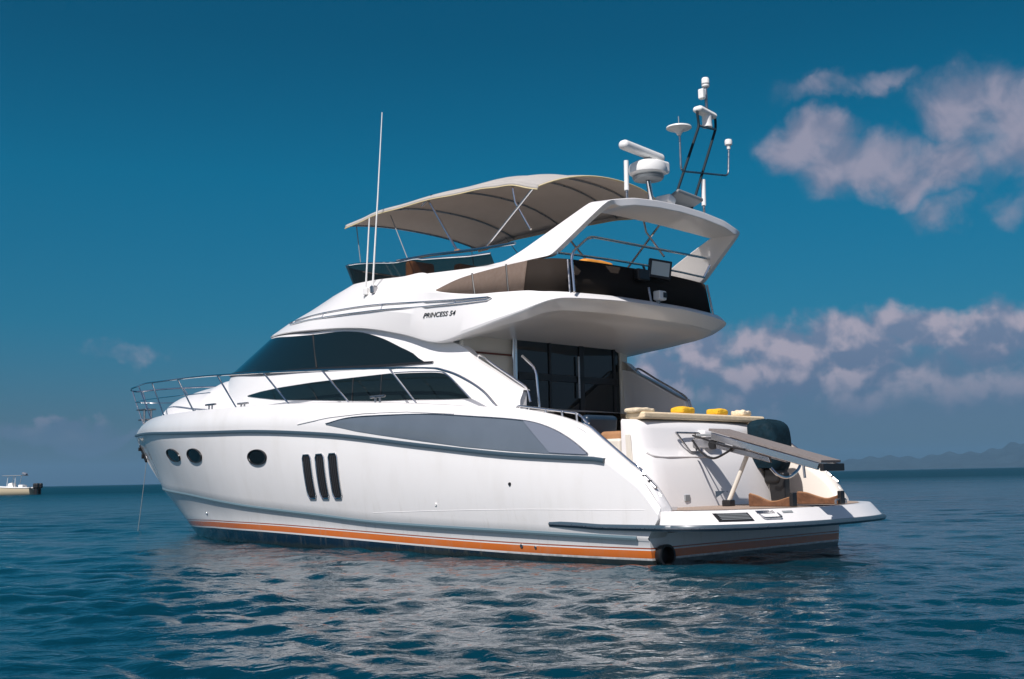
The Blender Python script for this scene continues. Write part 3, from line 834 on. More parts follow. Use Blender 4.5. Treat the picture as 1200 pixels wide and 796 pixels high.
dhouse = DB.build('deckhouse', GEL, yacht, angle=40)
DBVH = BVHTree.FromPolygons([Vector(q) for q in DB.v], DB.f)

# upper glass: side window and wrap-round windscreen as one dark band from sill to brow
def glass_band(t0, t1, k, f0, f1, off):
    rows = [[], [], []]
    for tt in np.linspace(t0, t1, k):
        a = np.array([np.interp(tt, ud, r_sill[:, c]) for c in range(3)]); b = np.array([np.interp(tt, ud, r_brow[:, c]) for c in range(3)])
        lo, hi = max(1e-3, z_sill(a[0])), float(z_gt(b[0]))
        top = np.clip((hi - a[2]) / max(1e-3, b[2] - a[2]), 0.03, .985)
        for r_, ff in zip(rows, (f0(top), (f0(top) + f1(top)) / 2, f1(top))):
            q = a + (b - a) * ff; nn = np.array([0.25, 1.0, .45]) if tt < .97 else np.array([1, .2, .5])
            q = q + nn / np.linalg.norm(nn) * off; q[1] = max(q[1], 0) if tt < 1 else 0
            r_.append(q)
    return rows
t_aft = float(np.interp(3.86, r_sill[:, 0], ud))
rw = glass_band(t_aft, 1, 80, lambda t_: .0, lambda t_: t_, .014)
gb = MB().grid(rw); gb.grid([q * np.array([1, -1, 1]) for q in np.array(rw)])
wind = gb.build('windscreen', GLASS, yacht, angle=60)
rs = glass_band(t_aft, 1, 60, lambda t_: -.05, lambda t_: .035, .02)
sb = MB().grid(rs); sb.grid([q * np.array([1, -1, 1]) for q in np.array(rs)]); sb.build('black_sill', BLACK, wind, angle=60)
ta, tb = float(np.interp(6.68, r_sill[:, 0], ud)), float(np.interp(7.0, r_brow[:, 0], ud))
pa_, pb_ = glass_band(ta, ta + .002, 2, lambda t_: .03, lambda t_: t_, .016)[0][0], glass_band(tb, tb + .002, 2, lambda t_: 0, lambda t_: t_ - .01, .016)[2][0]
MB().tube([pa_, pb_], .016, 6).build('window_post', DARKHOLE, wind)

# lower side window
ltop = [(3.07, 2.0), (3.30, 2.18), (3.52, 2.33), (3.70, 2.395), (4.2, 2.435), (4.73, 2.46), (5.82, 2.465), (6.7, 2.472), (7.73, 2.468), (8.5, 2.455), (9.07, 2.43)]
lbot = [(3.07, 1.995), (3.6, 2.015), (4.23, 2.05), (5.08, 2.08), (5.95, 2.14), (6.70, 2.195), (7.4, 2.24), (7.94, 2.285), (8.6, 2.36), (9.07, 2.415)]
sw = drape(DBVH, strip(ltop, lbot), 60, 6, .010).build('side_window', GLASS, yacht)
lp = [drape_pt(DBVH, x, z, .012)[0] for x, z in ltop[:6]]
MB().tube(catmull(lp, 5), .014, 6).build('window_trim', CHROME, sw)
for xx in (5.62, 4.95):
    a_, b_ = drape_pt(DBVH, xx, 2.12, .016)[0], drape_pt(DBVH, xx, 2.455, .016)[0]
    MB().tube([a_, b_], .012, 6).build('window_post', BLACK, sw)

# aft wings of the deckhouse
wing = [(3.4, 2.60), (3.13, 2.54), (2.75, 2.33), (2.36, 2.11), (2.19, 2.03), (2.19, 1.75), (2.8, 1.79), (3.4, 1.84)]
for sg in (1, -1):
    w = MB().prism([(x, sg * (1.835 - .12 * max(0, z - 1.9)), z) for x, z in wing], (0, -sg * .13, 0)).build('side_wing', GEL, yacht, bevel=.025, bseg=3)
    hr = [(3.10, sg * 1.68, 2.50), (3.05, sg * 1.70, 2.58), (2.72, sg * 1.71, 2.39), (2.36, sg * 1.72, 2.19), (2.18, sg * 1.72, 2.07), (2.12, sg * 1.72, 1.9)]
    MB().tube(catmull(hr, 5), .016, 8).build('wing_rail', CHROME if sg > 0 else DSTEEL, yacht)

# aft bulkhead: saloon doors and side lockers
bx = 3.36
MB().box((bx + .05, 0, 2.1), (.08, 3.4, 2.2)).build('aft_bulkhead', CREAM, yacht, smooth=False)
door = MB().box((bx - .005, -.42, 2.03), (.03, 2.34, 2.10)).build('saloon_door', DOORGLASS, yacht, smooth=False)
for yv, w in ((.74, .05), (-1.60, .05)):
    MB().box((bx - .02, yv, 2.04), (.06, w, 2.12)).build('door_frame', CHROME if yv > 0 else CREAM, door, bevel=.008)
for yv, w in ((.02, .045), (-.68, .10), (-1.45, .05)):
    MB().box((bx - .025, yv, 2.02), (.03, w, 2.06)).build('door_stile', BLACK, door, bevel=.006)
MB().box((bx - .03, -.42, 2.38), (.02, 2.2, .10)).build('door_rail', BLACK, door, bevel=.006)
MB().tube([(bx - .06, -.58, 2.1), (bx - .06, -.58, 2.72)], .018, 8).build('door_handle', DSTEEL, door)
for zz in (2.66, 2.25):
    MB().box((bx - .002, 1.22, zz), (.03, .86, .022)).build('locker_trim', REDBROWN, yacht, smooth=False)
MB().tube([(bx - .05, .80, 1.9), (bx - .05, .80, 3.02)], .02, 8).build('door_pole', CHROME, yacht)
MB().box((bx - .01, -1.70, 2.05), (.05, .14, 2.05)).build('door_jamb', CREAM, yacht, bevel=.01)
for (y_, z_) in ((-1.80, 2.18), (-1.80, 2.12)):
    MB().lathe((2.95, -1.71, z_ - .02), [(.03, 0), (.03, .012)], 12, (0, 1, 0)).build('switch_button', BLACK, yacht)
# stair handrail
MB().tube(round_path([(2.46, 1.5, 2.53), (2.22, 1.5, 2.34), (2.17, 1.5, 1.82)], .1), .017, 8).build('stair_rail', CHROME, yacht)
# low guard rail on the port coaming
lr = MB().tube(round_path([(2.14, 1.98, 1.72), (2.10, 1.98, 1.84), (1.10, 1.96, 1.69), (.95, 1.96, 1.56)], .09), .016, 8).build('guard_rail', CHROME, yacht)
for x_, z_ in ((1.9, 1.80), (1.62, 1.76), (1.35, 1.73), (1.12, 1.70)):
    MB().tube([(x_, 1.98, z_), (x_ - .02, 1.99, z_ - .11)], .013, 6).build('rail_post', DSTEEL, lr)

# cockpit sofa
so = MB().box((1.30, .30, 1.22), (.55, 2.0, .36)).build('cockpit_sofa', CREAM, yacht, bevel=.04)
MB().box((1.62, .98, 1.57), (.14, .62, .30), Matrix.Rotation(R(-8), 3, 'Y')).build('backrest', NAVYSEAT, so, bevel=.06, bseg=4)
MB().box((1.30, .95, 1.42), (.34, .42, .16)).build('seat_cushion', TANSEAT, so, bevel=.05, bseg=4)
MB().box((1.16, .78, 1.52), (.12, .26, .20)).build('back_cushion', TANSEAT, so, bevel=.05, bseg=4)

# ------------------------------------------------------------------ coachroof and foredeck fittings
cz = pchip([9.4, 10.4, 11.2, 11.5, 12.3, 13.1, 13.8, 14.1, 14.25], [2.74, 2.86, 2.93, 2.87, 2.81, 2.73, 2.57, 2.40, 2.24])
cw = pchip([9.4, 10.4, 11.2, 12.3, 13.1, 13.8, 14.1, 14.25], [1.36, 1.24, 1.12, .96, .80, .52, .30, .04])
rows = []
for x in np.linspace(9.4, 14.25, 48):
    zb_ = float(zE(x)) - .03; zt = max(float(cz(x)), zb_ + .01); w = float(cw(x)); rr = []
    for a in np.linspace(-1, 1, 21):
        prof_ = (1 - abs(a) ** 3.2) ** .7
        rr.append((x, w * a * (1 + .1 * (1 - prof_)), zb_ + (zt - zb_) * prof_))
    rows.append(rr)
MB().grid(rows).build('coachroof', GEL, yacht, angle=60)

# bow rail
def sx(x): return Vector((x, float(BE(x)) - .09, float(zE(x)) - .01))
top_pts = [(2.36, 2.07, 1.83), (2.62, 2.08, 2.06), (2.99, 2.10, 2.26), (3.30, 2.12, 2.37), (3.6, 2.13, 2.425), (4.6, 2.14, 2.50), (6.03, 2.15, 2.59), (7.62, 2.11, 2.68), (9.75, 1.86, 2.80), (11.2, 1.58, 2.87), (12.6, 1.22, 2.94), (14.0, .80, 3.02), (15.0, .46, 3.04), (15.6, .28, 3.04), (15.86, .14, 3.02), (15.92, 0, 3.01)]
tp = catmull(top_pts, 8)
br_ = MB().tube(tp + [Vector((q.x, -q.y, q.z)) for q in reversed(tp[:-1])], .017, 8).build('bow_rail', CHROME, yacht)
# stanchions: base on the deck edge, top raked aft-up onto the rail
for (xb, xt) in ((3.85, 4.42), (5.33, 5.98), (6.86, 7.6), (8.49, 9.3), (10.3, 11.3), (12.3, 13.3), (14.0, 14.8)):
    for sg in (1, -1):
        b_ = sx(xb); ty = float(np.interp(xt, [q.x for q in tp], [q.y for q in tp])); tz_ = float(np.interp(xt, [q.x for q in tp], [q.z for q in tp]))
        MB().tube([(b_.x, sg * b_.y, b_.z), (xt, sg * ty, tz_)], .014, 8).build('stanchion', CHROME, br_)
mid_pts = [(9.6, 1.87, 2.50), (11.2, 1.58, 2.56), (12.6, 1.22, 2.62), (14.0, .80, 2.68), (15.0, .44, 2.72), (15.5, .24, 2.74), (15.72, 0, 2.75)]
mp = catmull(mid_pts, 6)
MB().tube(mp + [Vector((q.x, -q.y, q.z)) for q in reversed(mp[:-1])], .010, 6).build('lower_rail', CHROME, br_)
for sg in (1, -1):
    MB().tube([(15.35, sg * .10, 2.22), (15.70, sg * .12, 2.75), (15.87, sg * .12, 3.02)], .014, 8).build('pulpit_post', CHROME, br_)
MB().box((15.45, 0, 2.36), (.40, .18, .03)).build('bow_roller', DSTEEL, yacht, bevel=.01)
for sg in (1, -1):
    MB().tube([(15.38, sg * .08, 2.16), (15.38, sg * .08, 2.56)], .025, 8).build('roller_cheek', DSTEEL, yacht)
MB().box((15.45, 0, 2.58), (.42, .26, .03)).build('pulpit_step', DSTEEL, yacht, bevel=.01)
# cleats on the side deck
for xx, dy in ((9.45, .03), (8.75, -.25), (4.62, .06)):
    b_ = sx(xx) + Vector((0, dy, .01)); c_ = MB().tube([b_ + Vector((-.16, 0, .09)), b_ + Vector((.16, 0, .09))], .018, 8).build('deck_cleat', DSTEEL, yacht)
    for d_ in (-.05, .05):
        MB().tube([b_ + Vector((d_, 0, -.02)), b_ + Vector((d_, 0, .09))], .016, 8).build('cleat_post', DSTEEL, c_)
# anchor in its stem pocket, chain to the water
an = MB().prism([(15.40, -.03, 1.42), (15.52, -.03, 1.55), (15.70, -.03, 1.80), (15.60, -.03, 1.84), (15.45, -.03, 1.66), (15.34, -.03, 1.50)], (0, .06, 0))
an.box((15.62, 0, 1.72), (.05, .15, .08)); an.box((15.50, 0, 1.56), (.05, .12, .10))
an.build('anchor', BLACK, yacht, bevel=.01)
ch = [(15.36 + .03 * i_, .02, 1.42 - 1.62 * i_ / 12 + .05 * math.sin(i_ / 12 * math.pi) * -1) for i_ in range(13)]
MB().tube(ch, .007, 6).build('anchor_rope', GREYPL, yacht)

# ------------------------------------------------------------------ flybridge moulding
ST = [  # crease (L), inner low edge, rim, upper edge
    ((10.2, 0, 3.60), (10.0, 0, 3.57), (9.2, 0, 3.86), (7.2, 0, 4.16)),
    ((9.9, .45, 3.58), (9.7, .42, 3.55), (8.95, .36, 3.86), (7.1, .45, 4.14)),
    ((9.2, .86, 3.535), (9.0, .8, 3.51), (8.35, .72, 3.85), (6.85, .85, 4.10)),
    ((8.16, 1.26, 3.455), (8.0, 1.15, 3.43), (7.5, 1.08, 3.83), (6.6, 1.10, 4.06)),
    ((7.26, 1.52, 3.37), (7.15, 1.38, 3.35), (6.75, 1.34, 3.79), (6.3, 1.26, 4.03)),
    ((6.14, 1.68, 3.275), (6.1, 1.57, 3.255), (5.8, 1.58, 3.72), (5.64, 1.40, 3.985)),
    ((5.32, 1.765, 3.17), (5.3, 1.67, 3.155), (5.0, 1.71, 3.66), (4.9, 1.50, 3.92)),
    ((4.50, 1.81, 3.0), (4.5, 1.73, 2.99), (4.3, 1.80, 3.58), (4.25, 1.585, 3.87)),
    ((3.74, 1.87, 2.815), (3.74, 1.80, 2.80), (3.75, 1.865, 3.50), (3.75, 1.80, 3.52)),
    ((2.96, 1.97, 2.875), (3.05, 1.84, 2.845), (3.0, 1.905, 3.36), (3.0, 1.84, 3.375)),
    ((2.43, 2.03, 2.94), (2.5, 1.88, 2.895), (2.43, 1.925, 3.31), (2.43, 1.86, 3.325)),
    ((1.96, 2.03, 3.01), (2.05, 1.87, 2.935), (1.96, 1.93, 3.27), (1.97, 1.86, 3.285)),
    ((1.70, 1.98, 3.075), (1.84, 1.81, 2.985), (1.72, 1.89, 3.235), (1.76, 1.83, 3.25)),
    ((1.53, 1.87, 3.13), (1.67, 1.69, 3.015), (1.57, 1.79, 3.225), (1.62, 1.74, 3.24)),
    ((1.46, 1.60, 3.165), (1.60, 1.46, 3.03), (1.51, 1.55, 3.23), (1.57, 1.50, 3.25)),
    ((1.36, .80, 3.195), (1.53, .80, 3.045), (1.42, .80, 3.245), (1.50, .80, 3.265)),
    ((1.37, 0, 3.205), (1.54, 0, 3.05), (1.43, 0, 3.255), (1.51, 0, 3.275)),
]
FR = [catmull([s_[k] for s_ in ST], 6) for k in range(4)]     # L, low, rim, U
FL_, FLOW, FRIM, FU_ = FR
bulge = [(a * .5 + b * .5) + Vector((0, .05 * min(1, a.y), 0)) * (1 if a.x > 4 else .25) for a, b in zip(FL_, FRIM)]
lip = [a * .82 + b * .18 + Vector((0, 0, -.012)) for a, b in zip(FL_, FLOW)]
inn = [u + Vector((-.10 if u.x > 6.2 else 0, -.10 * min(1, u.y), -.03)) for u in FU_]
inn2 = [q + Vector((0, 0, -.55 if q.x > 4 else -.08)) for q in inn]
frow = [FLOW, lip, FL_, [a * .93 + b * .07 + Vector((0, .012 * min(1, a.y * 3), .0)) for a, b in zip(FL_, FRIM)], bulge, FRIM, [a * .5 + b * .5 + Vector((0, .02 * min(1, a.y), .012)) for a, b in zip(FRIM, FU_)], FU_, inn, inn2]
FB = MB(); FB.grid(frow); FB.grid([[Vector((q.x, -q.y, q.z)) for q in r_] for r_ in frow])
fly = FB.build('flybridge_moulding', GEL, yacht, angle=17)
FBVH = BVHTree.FromPolygons([Vector(q) for q in FB.v], FB.f)
# soffit under the overhang (shallow recessed panel) and floor of the upper deck
i0 = 6 * 6
sof = [q for q in FLOW[i0:]]
soff = MB().grid([sof, [Vector((q.x + .05, q.y * .86, q.z + .02)) for q in sof], [Vector((q.x + .10, q.y * .80, q.z + .06)) for q in sof], [Vector((q.x + .1, 0, q.z + .06)) for q in sof]])
soff.grid([[Vector((q.x, -q.y, q.z)) for q in r_] for r_ in (sof, [Vector((q.x + .05, q.y * .86, q.z + .02)) for q in sof], [Vector((q.x + .10, q.y * .80, q.z + .06)) for q in sof], [Vector((q.x + .1, 0, q.z + .06)) for q in sof])])
soff.build('overhang_soffit', GEL, yacht, angle=25)
MB().prism([(1.7, 1.6, 3.30), (5.0, 1.4, 3.30), (6.6, .8, 3.30), (6.6, -.8, 3.30), (5.0, -1.4, 3.30), (1.7, -1.6, 3.30)], (0, 0, .03)).build('flybridge_floor', TEAK, yacht, smooth=False)

# brow handrail: a long two-tube loop on the side of the moulding
def fly_pt(x, z, off): return drape_pt(FBVH, x, z, off)[0]
up_ = [(2.64, 3.285), (3.3, 3.335), (4.0, 3.40), (5.0, 3.49), (5.75, 3.54), (6.8, 3.59), (7.7, 3.625), (8.3, 3.645)]
dn_ = [(2.64, 3.245), (3.3, 3.285), (4.0, 3.33), (5.0, 3.405), (5.75, 3.455), (6.8, 3.515), (7.7, 3.565), (8.3, 3.60)]
U1 = [fly_pt(x, z, .016) for x, z in up_]; U2 = [fly_pt(x, z, .016) for x, z in dn_]
hr = MB().tube(catmull(U1, 5) + [U2[-1] * .5 + U1[-1] * .5 + Vector((.06, 0, 0))] + catmull(U2, 5)[::-1] + [(U2[0] + U1[0]) * .5 + Vector((-.08, 0, 0)), U1[0]], .011, 6).build('brow_rail', CHROME, yacht)
for k_ in (1, 3, 5, 7):
    MB().tube([U1[k_], U1[k_] * .5 + U2[k_] * .5 - Vector((0, .01, 0)), U2[k_]], .009, 6).build('rail_bracket', CHROME, hr)

# name lettering on the side
cu = bpy.data.curves.new('lettering', 'FONT'); cu.body = 'PRINCESS 54'; cu.size = .150; cu.shear = .35; cu.space_character = 1.02; cu.offset = .0022
to_ = bpy.data.objects.new('tmp', cu); COL.objects.link(to_)
bpy.context.view_layer.update()
tm = bpy.data.meshes.new_from_object(to_.evaluated_get(bpy.context.evaluated_depsgraph_get()))
bpy.data.objects.remove(to_)
tw = max(v.co.x for v in tm.vertices)
for v in tm.vertices:
    u, w_ = v.co.x / tw, v.co.y
    x = 4.01 - u * .74
    q, nn = drape_pt(FBVH, x, 3.175 + w_ * .62 - .05 * u, .007)
    v.co = q
tm.materials.clear(); tm.materials.append(BLACK)
lt = bpy.data.objects.new('lettering', tm); COL.objects.link(lt); lt.parent = yacht

# flybridge windscreen of smoked acrylic with its tube rail
i1 = 6 * 9
base = FU_[:i1 - 4]
hgt = [.30 + (.16 - .30) * max(0, min(1, (6.3 - q.x) / 3.4)) for q in base]
# aft of x=4 the acrylic runs straight on behind the arch foot
base = [q for q in base if q.x > 4.2] + [Vector((3.8, 1.56, 3.84)), Vector((3.3, 1.55, 3.80)), Vector((2.9, 1.54, 3.79))]
hgt = [.31 - .09 * max(0, min(1, (6.3 - q.x) / 1.2)) - .05 * max(0, min(1, (5.1 - q.x) / 2.2)) for q in base]
tops = [q + Vector((.10 if q.x > 6.2 else .02, .06 * min(1, q.y), h_)) for q, h_ in zip(base, hgt)]
base = [q + Vector((0, -.02 * min(1, q.y), -.02)) for q in base]
fb_ = base[::-1] + [Vector((q.x, -q.y, q.z)) for q in base[1:]]
ft_ = tops[::-1] + [Vector((q.x, -q.y, q.z)) for q in tops[1:]]
fws = MB().grid([fb_, ft_]).build('flybridge_windscreen', SMOKE, yacht, angle=60)
MB().tube(ft_, .014, 6).build('top_rail', CHROME, fws)
MB().tube([(5.0, 1.50, 4.17), (4.2, 1.56, 4.13), (3.3, 1.58, 4.06), (2.45, 1.60, 4.02)], .022, 8).build('grab_rail', CHROME, fws)

# canvas dodger (port, starboard) and dark acrylic round the aft end
canv_b = [(3.82, 1.80, 3.515), (3.4, 1.84, 3.45), (3.0, 1.86, 3.385), (2.43, 1.875, 3.325), (2.05, 1.87, 3.29)]
canv_t = [(3.84, 1.78, 3.545), (3.4, 1.79, 3.63), (3.0, 1.80, 3.665), (2.43, 1.80, 3.69), (2.05, 1.79, 3.70)]
canv_m = [tuple((np.array(a) + np.array(b)) / 2 + np.array([0, .006, 0])) for a, b in zip(canv_b, canv_t)]
for sg in (1, -1):
    rws = [catmull(q, 6) for q in (canv_b, canv_m, canv_t)]
    if sg < 0: rws = [[Vector((q.x, -q.y, q.z)) for q in r_] for r_ in rws]
    cv = MB().grid(rws).build('canvas_dodger', CANVAS, yacht, solid=.02)
    for xx in (3.02, 2.36):
        k_ = min(range(len(rws[0])), key=lambda i: abs(rws[0][i].x - xx))
        MB().tube([rws[0][k_] + Vector((-.05, .012 * sg, -.015)), rws[1][k_] + Vector((0, .014 * sg, 0)), rws[2][k_] + Vector((.06, .012 * sg, .01))], .013, 6).build('strap', BLACK, cv)
ac_b = [(2.05, 1.87, 3.29), (1.80, 1.80, 3.265), (1.66, 1.68, 3.25), (1.56, 1.40, 3.25), (1.52, .8, 3.27), (1.53, 0, 3.28)]
ac_t = [(2.05, 1.79, 3.70), (1.84, 1.73, 3.70), (1.71, 1.63, 3.70), (1.62, 1.38, 3.70), (1.58, .8, 3.71), (1.58, 0, 3.72)]
rws = [catmull(q, 6) for q in (ac_b, ac_t)]
rws = [r_ + [Vector((q.x, -q.y, q.z)) for q in reversed(r_[:-1])] for r_ in rws]
acr = MB().grid(rws).build('aft_screen', DSMOKE, yacht, solid=.012)
for sg in (1, -1):
    MB().tube([(1.54, sg * 1.56, 3.24), (1.60, sg * 1.52, 3.68)], .016, 8).build('screen_post', DSTEEL, acr)
MB().tube([(1.50, -.05, 3.27), (1.54, -.05, 3.48)], .018, 8).build('screen_post', DSTEEL, acr)

# aft guard rails of the upper deck
fr_ = MB().tube(round_path([(1.46, 1.57, 3.25), (1.50, 1.57, 3.74), (1.50, 1.20, 4.01), (1.50, -1.55, 4.05), (1.58, -1.42, 3.78)], .12, 7), .018, 8).build('upper_guard_rail', CHROME, yacht)
MB().tube([(1.52, 1.80, 3.72), (1.50, 1.40, 3.735), (1.50, .8, 3.755), (1.50, 0, 3.77), (1.54, -.8, 3.78), (1.58, -1.44, 3.78)], .015, 8).build('mid_rail', CHROME, fr_)
for (y_, z_) in ((.05, 3.77),):
    MB().tube([(1.50, y_ + .06, 3.77), (1.52, y_ - .08, 3.58)], .016, 6).build('rail_post', DSTEEL, fr_)

# ------------------------------------------------------------------ radar arch: a bent band
PF = [(4.5, 1.57, 3.885), (3.6, 1.58, 3.83), (3.0, 1.585, 3.80), (2.66, 1.585, 3.815), (2.32, 1.58, 3.92), (1.30, 1.40, 4.40), (1.40, 1.0, 4.45), (1.43, .5, 4.47), (1.43, 0, 4.475)]
PA = [(3.86, 1.74, 3.54), (3.0, 1.775, 3.655), (2.4, 1.77, 3.70), (2.0, 1.75, 3.72), (1.74, 1.68, 3.74), (.94, 1.48, 4.345), (.90, 1.0, 4.44), (.90, .5, 4.485), (.90, 0, 4.50)]
def seg_path(P, n_=7):
    out = []
    for i in range(len(P) - 1):
        a_, b_ = Vector(P[i]), Vector(P[i + 1])
        # denser towards the ends of each stretch so that corners stay tight
        for k in range(n_): out.append(a_.lerp(b_, .5 - .5 * math.cos(math.pi * k / n_)))
    out.append(Vector(P[-1])); return out
def soften(P, it=3):
    for _ in range(it):
        P = [P[0]] + [P[i - 1] * .25 + P[i] * .5 + P[i + 1] * .25 for i in range(1, len(P) - 1)] + [P[-1]]
    return P
pf, pa = soften(seg_path(PF), 3), soften(seg_path(PA), 3)
pf = pf + [Vector((q.x, -q.y, q.z)) for q in reversed(pf[:-1])]; pa = pa + [Vector((q.x, -q.y, q.z)) for q in reversed(pa[:-1])]
cen = Vector((1.7, 0, 3.7))
def inward(q, t_, d_):
    v = Vector((0, -q.y, (3.6 - q.z) * 1.3))
    w = max(0, min(1, (abs(q.y) - 1.2) / .35)); v = Vector((0, -math.copysign(1, q.y) * w, -(1 - w))); return q + v.normalized() * d_
rows = [pf, [f_ * .5 + a_ * .5 for f_, a_ in zip(pf, pa)], pa, [inward(q, 0, .10) for q in pa], [inward(q, 0, .13) for q in pf]]
ab = MB().grid(rows, cv=True)
arch = ab.build('radar_arch', GEL, yacht, bevel=.012, angle=30)

# ------------------------------------------------------------------ bimini awning
BX = [(6.33, 4.945, 5.06, 1.44), (5.9, 4.99, 5.16, 1.45), (5.53, 5.02, 5.22, 1.46), (4.9, 5.03, 5.27, 1.46), (4.27, 5.025, 5.29, 1.46), (3.7, 5.0, 5.30, 1.46), (3.11, 4.965, 5.28, 1.46), (2.6, 4.905, 5.19, 1.46), (2.14, 4.76, 5.05, 1.46)]
rows = []
for x, ze, zc, w in BX:
    rr = []
    for a in np.linspace(-1, 1, 25):
        xx = x - (0 if x > 2.3 else .18 * (1 - a * a))
        rr.append((xx, w * a, ze + (zc - ze) * (1 - abs(a) ** 2.4)))
    rows.append(rr)
rows = [[rows_i[j] for rows_i in rows] for j in range(25)]
rows = [catmull(r_, 7) for r_ in rows]
HOOPS = [6.33, 5.45, 4.35, 3.2, 2.62, 2.1]
for r_ in rows:
    for q in r_:
        for h0, h1 in zip(HOOPS[:-1], HOOPS[1:]):
            if h1 <= q.x <= h0:
                q.z -= .022 * math.sin(math.pi * (h0 - q.x) / (h0 - h1)) ** 2 * (1 - .5 * abs(q.y) / 1.46)
bim = MB().grid(rows).build('bimini_awning', BIMINI, yacht, solid=.012, angle=60)
for sg, r_ in ((1, rows[-1]), (-1, rows[0])):
    MB().grid([r_, [q + Vector((0, .012 * sg, -.05)) for q in r_]]).build('valance', BIMINI, bim, solid=.01)
    MB().tube([q + Vector((0, .014 * sg, -.052)) for q in r_], .010, 6).build('edge_piping', PIPING, bim)
MB().tube([r_[-1] + Vector((-.005, 0, -.008)) for r_ in rows], .012, 6).build('edge_piping', PIPING, bim)
MB().tube([r_[0] + Vector((0, 0, -.012)) for r_ in rows], .014, 6).build('front_hoop', DSTEEL, bim)
ncol = len(rows[0])
for xx in (5.45, 4.35, 3.2, 2.62):
    k_ = min(range(ncol), key=lambda i: abs(rows[12][i].x - xx))
    MB().tube([r_[k_] + Vector((0, 0, -.028)) for r_ in rows], .015, 6).build('hoop', DSTEEL, bim)
poles = [[(4.40, 1.42, 5.03), (3.66, 1.53, 4.12)], [(4.30, 1.42, 5.05), (4.52, 1.42, 4.93)], [(2.66, 1.42, 4.91), (2.60, 1.42, 4.62), (2.30, 1.45, 4.20)], [(2.24, 1.42, 4.78), (3.12, 1.50, 4.07)],
         [(6.30, 1.25, 4.95), (6.20, 1.25, 4.36)], [(5.45, 1.25, 4.98), (4.88, 1.40, 4.20)]]
for k_, q in enumerate(poles):
    for sg in (1, -1):
        pth = q if sg > 0 else mir(q)
        r_ = .017 if k_ < 4 else .007
        MB().tube(pth, r_, 8).build('support_pole', CHROME if k_ < 4 else GREYPL, bim)
for x_, z_ in ((3.66, 4.11), (3.10, 4.06), (4.88, 4.18)):
    MB().box((x_, 1.52 if x_ < 4.5 else 1.42, z_), (.09, .05, .05)).build('pole_hinge', TANSEAT, bim, bevel=.01)

# ------------------------------------------------------------------ upper deck seats seen through the acrylic
for (x_, y_, z_, sz_) in ((5.5, .75, 4.10, (.16, .5, .36)), (5.0, .2, 4.05, (.16, .5, .34))):
    hs = MB().box((x_, y_, 3.68), (.45, .5, .16)).build('helm_seat', TANSEAT, yacht, bevel=.04)
    MB().box((x_ - .15, y_, z_ - .12), (sz_[0], sz_[1], .62)).build('backrest', TANSEAT, hs, bevel=.05, bseg=3)
    MB().tube([(x_, y_, 3.26), (x_, y_, 3.62)], .05, 10).build('pedestal', GREYPL, hs)
MB().box((5.9, -.3, 3.62), (.7, 1.5, .72)).build('helm_console', CREAM, yacht, bevel=.06)
us_ = MB().box((2.0, 0, 3.45), (.6, 2.6, .38)).build('upper_sofa', CREAM, yacht, bevel=.04)
MB().box((1.78, 0, 3.60), (.14, 2.7, .2)).build('backrest', NAVYSEAT, us_, bevel=.05)

# ------------------------------------------------------------------ mast gear on the arch
rad = MB().lathe((1.1, .45, 4.83), [(.03, 0), (.18, .015), (.245, .06), (.255, .12), (.235, .18), (.17, .215), (.02, .22)], 28).build('radar_scanner', WHITEPL, yacht)
MB().tube([(1.15, .32, 4.50), (1.10, .45, 4.80)], .035, 10).build('radar_pedestal', CHROME, rad)
MB().lathe((1.1, .45, 4.80), [(.10, 0), (.19, .005), (.21, .04)], 20).build('radar_foot', GREYPL, rad)
rb = MB().box((1.1, .56, 5.165), (.15, .86, .125), Matrix.Rotation(R(3.3), 3, 'X')); rb.build('radar_bar', WHITEPL, rad, bevel=.06, bseg=5)
MB().box((1.0, .36, 4.97), (.20, .30, .17)).build('radar_gearbox', WHITEPL, rad, bevel=.04)
MB().tube([(1.1, .45, 5.04), (1.1, .45, 5.09)], .06, 12).build('radar_shaft', GREYPL, rad)
# hinged mast frame
mf = MB().tube(round_path([(1.1, -.06, 4.53), (1.1, -.76, 5.80), (1.1, -.72, 6.02), (1.1, -.92, 6.10), (1.1, -1.17, 6.03), (1.1, -1.17, 5.84), (1.1, -.50, 4.56)], .06), .019, 8).build('mast_frame', DARKTUBE, yacht)
MB().tube([(1.1, -.76, 5.80), (1.1, -1.17, 5.83)], .02, 8).build('cross_tube', DSTEEL, mf)
MB().lathe((1.1, -.96, 5.82), [(.075, 0), (.07, .05), (.07, .2), (.075, .22)], 16).build('horn_base', WHITEPL, mf)
MB().box((1.1, -.92, 6.02), (.16, .42, .09), Matrix.Rotation(R(6), 3, 'X')).build('deck_light', WHITEPL, mf, bevel=.05, bseg=3)
MB().tube([(1.1, -.96, 6.05), (1.1, -.96, 6.42)], .022, 8).build('light_post', DSTEEL, mf)
MB().box((1.1, -.86, 6.28), (.09, .08, .15)).build('steaming_light', WHITEPL, mf, bevel=.02)
MB().lathe((1.1, -.96, 6.40), [(.04, 0), (.055, .015), (.055, .12), (.045, .14), (.0, .14)], 18).build('anchor_light', WHITEPL, mf)
MB().lathe((1.1, -.96, 6.44), [(.058, 0), (.058, .018)], 18).build('light_band', GREYPL, mf)
hb = MB().tube(round_path([(1.1, -.29, 5.62), (1.1, -.29, 5.06), (1.1, -1.44, 5.20), (1.1, -1.48, 5.62)], .09), .014, 8).build('antenna_bracket', DSTEEL, yacht)
MB().lathe((1.1, -.28, 5.56), [(.025, 0), (.04, .03), (.08, .07), (.15, .085), (.175, .10), (.17, .12), (.09, .14), (.0, .145)], 28).build('satellite_dome', WHITEPL, hb)
MB().tube([(1.1, -.28, 5.72), (1.1, -.28, 5.83)], .006, 6).build('dome_spike', GREYPL, hb)
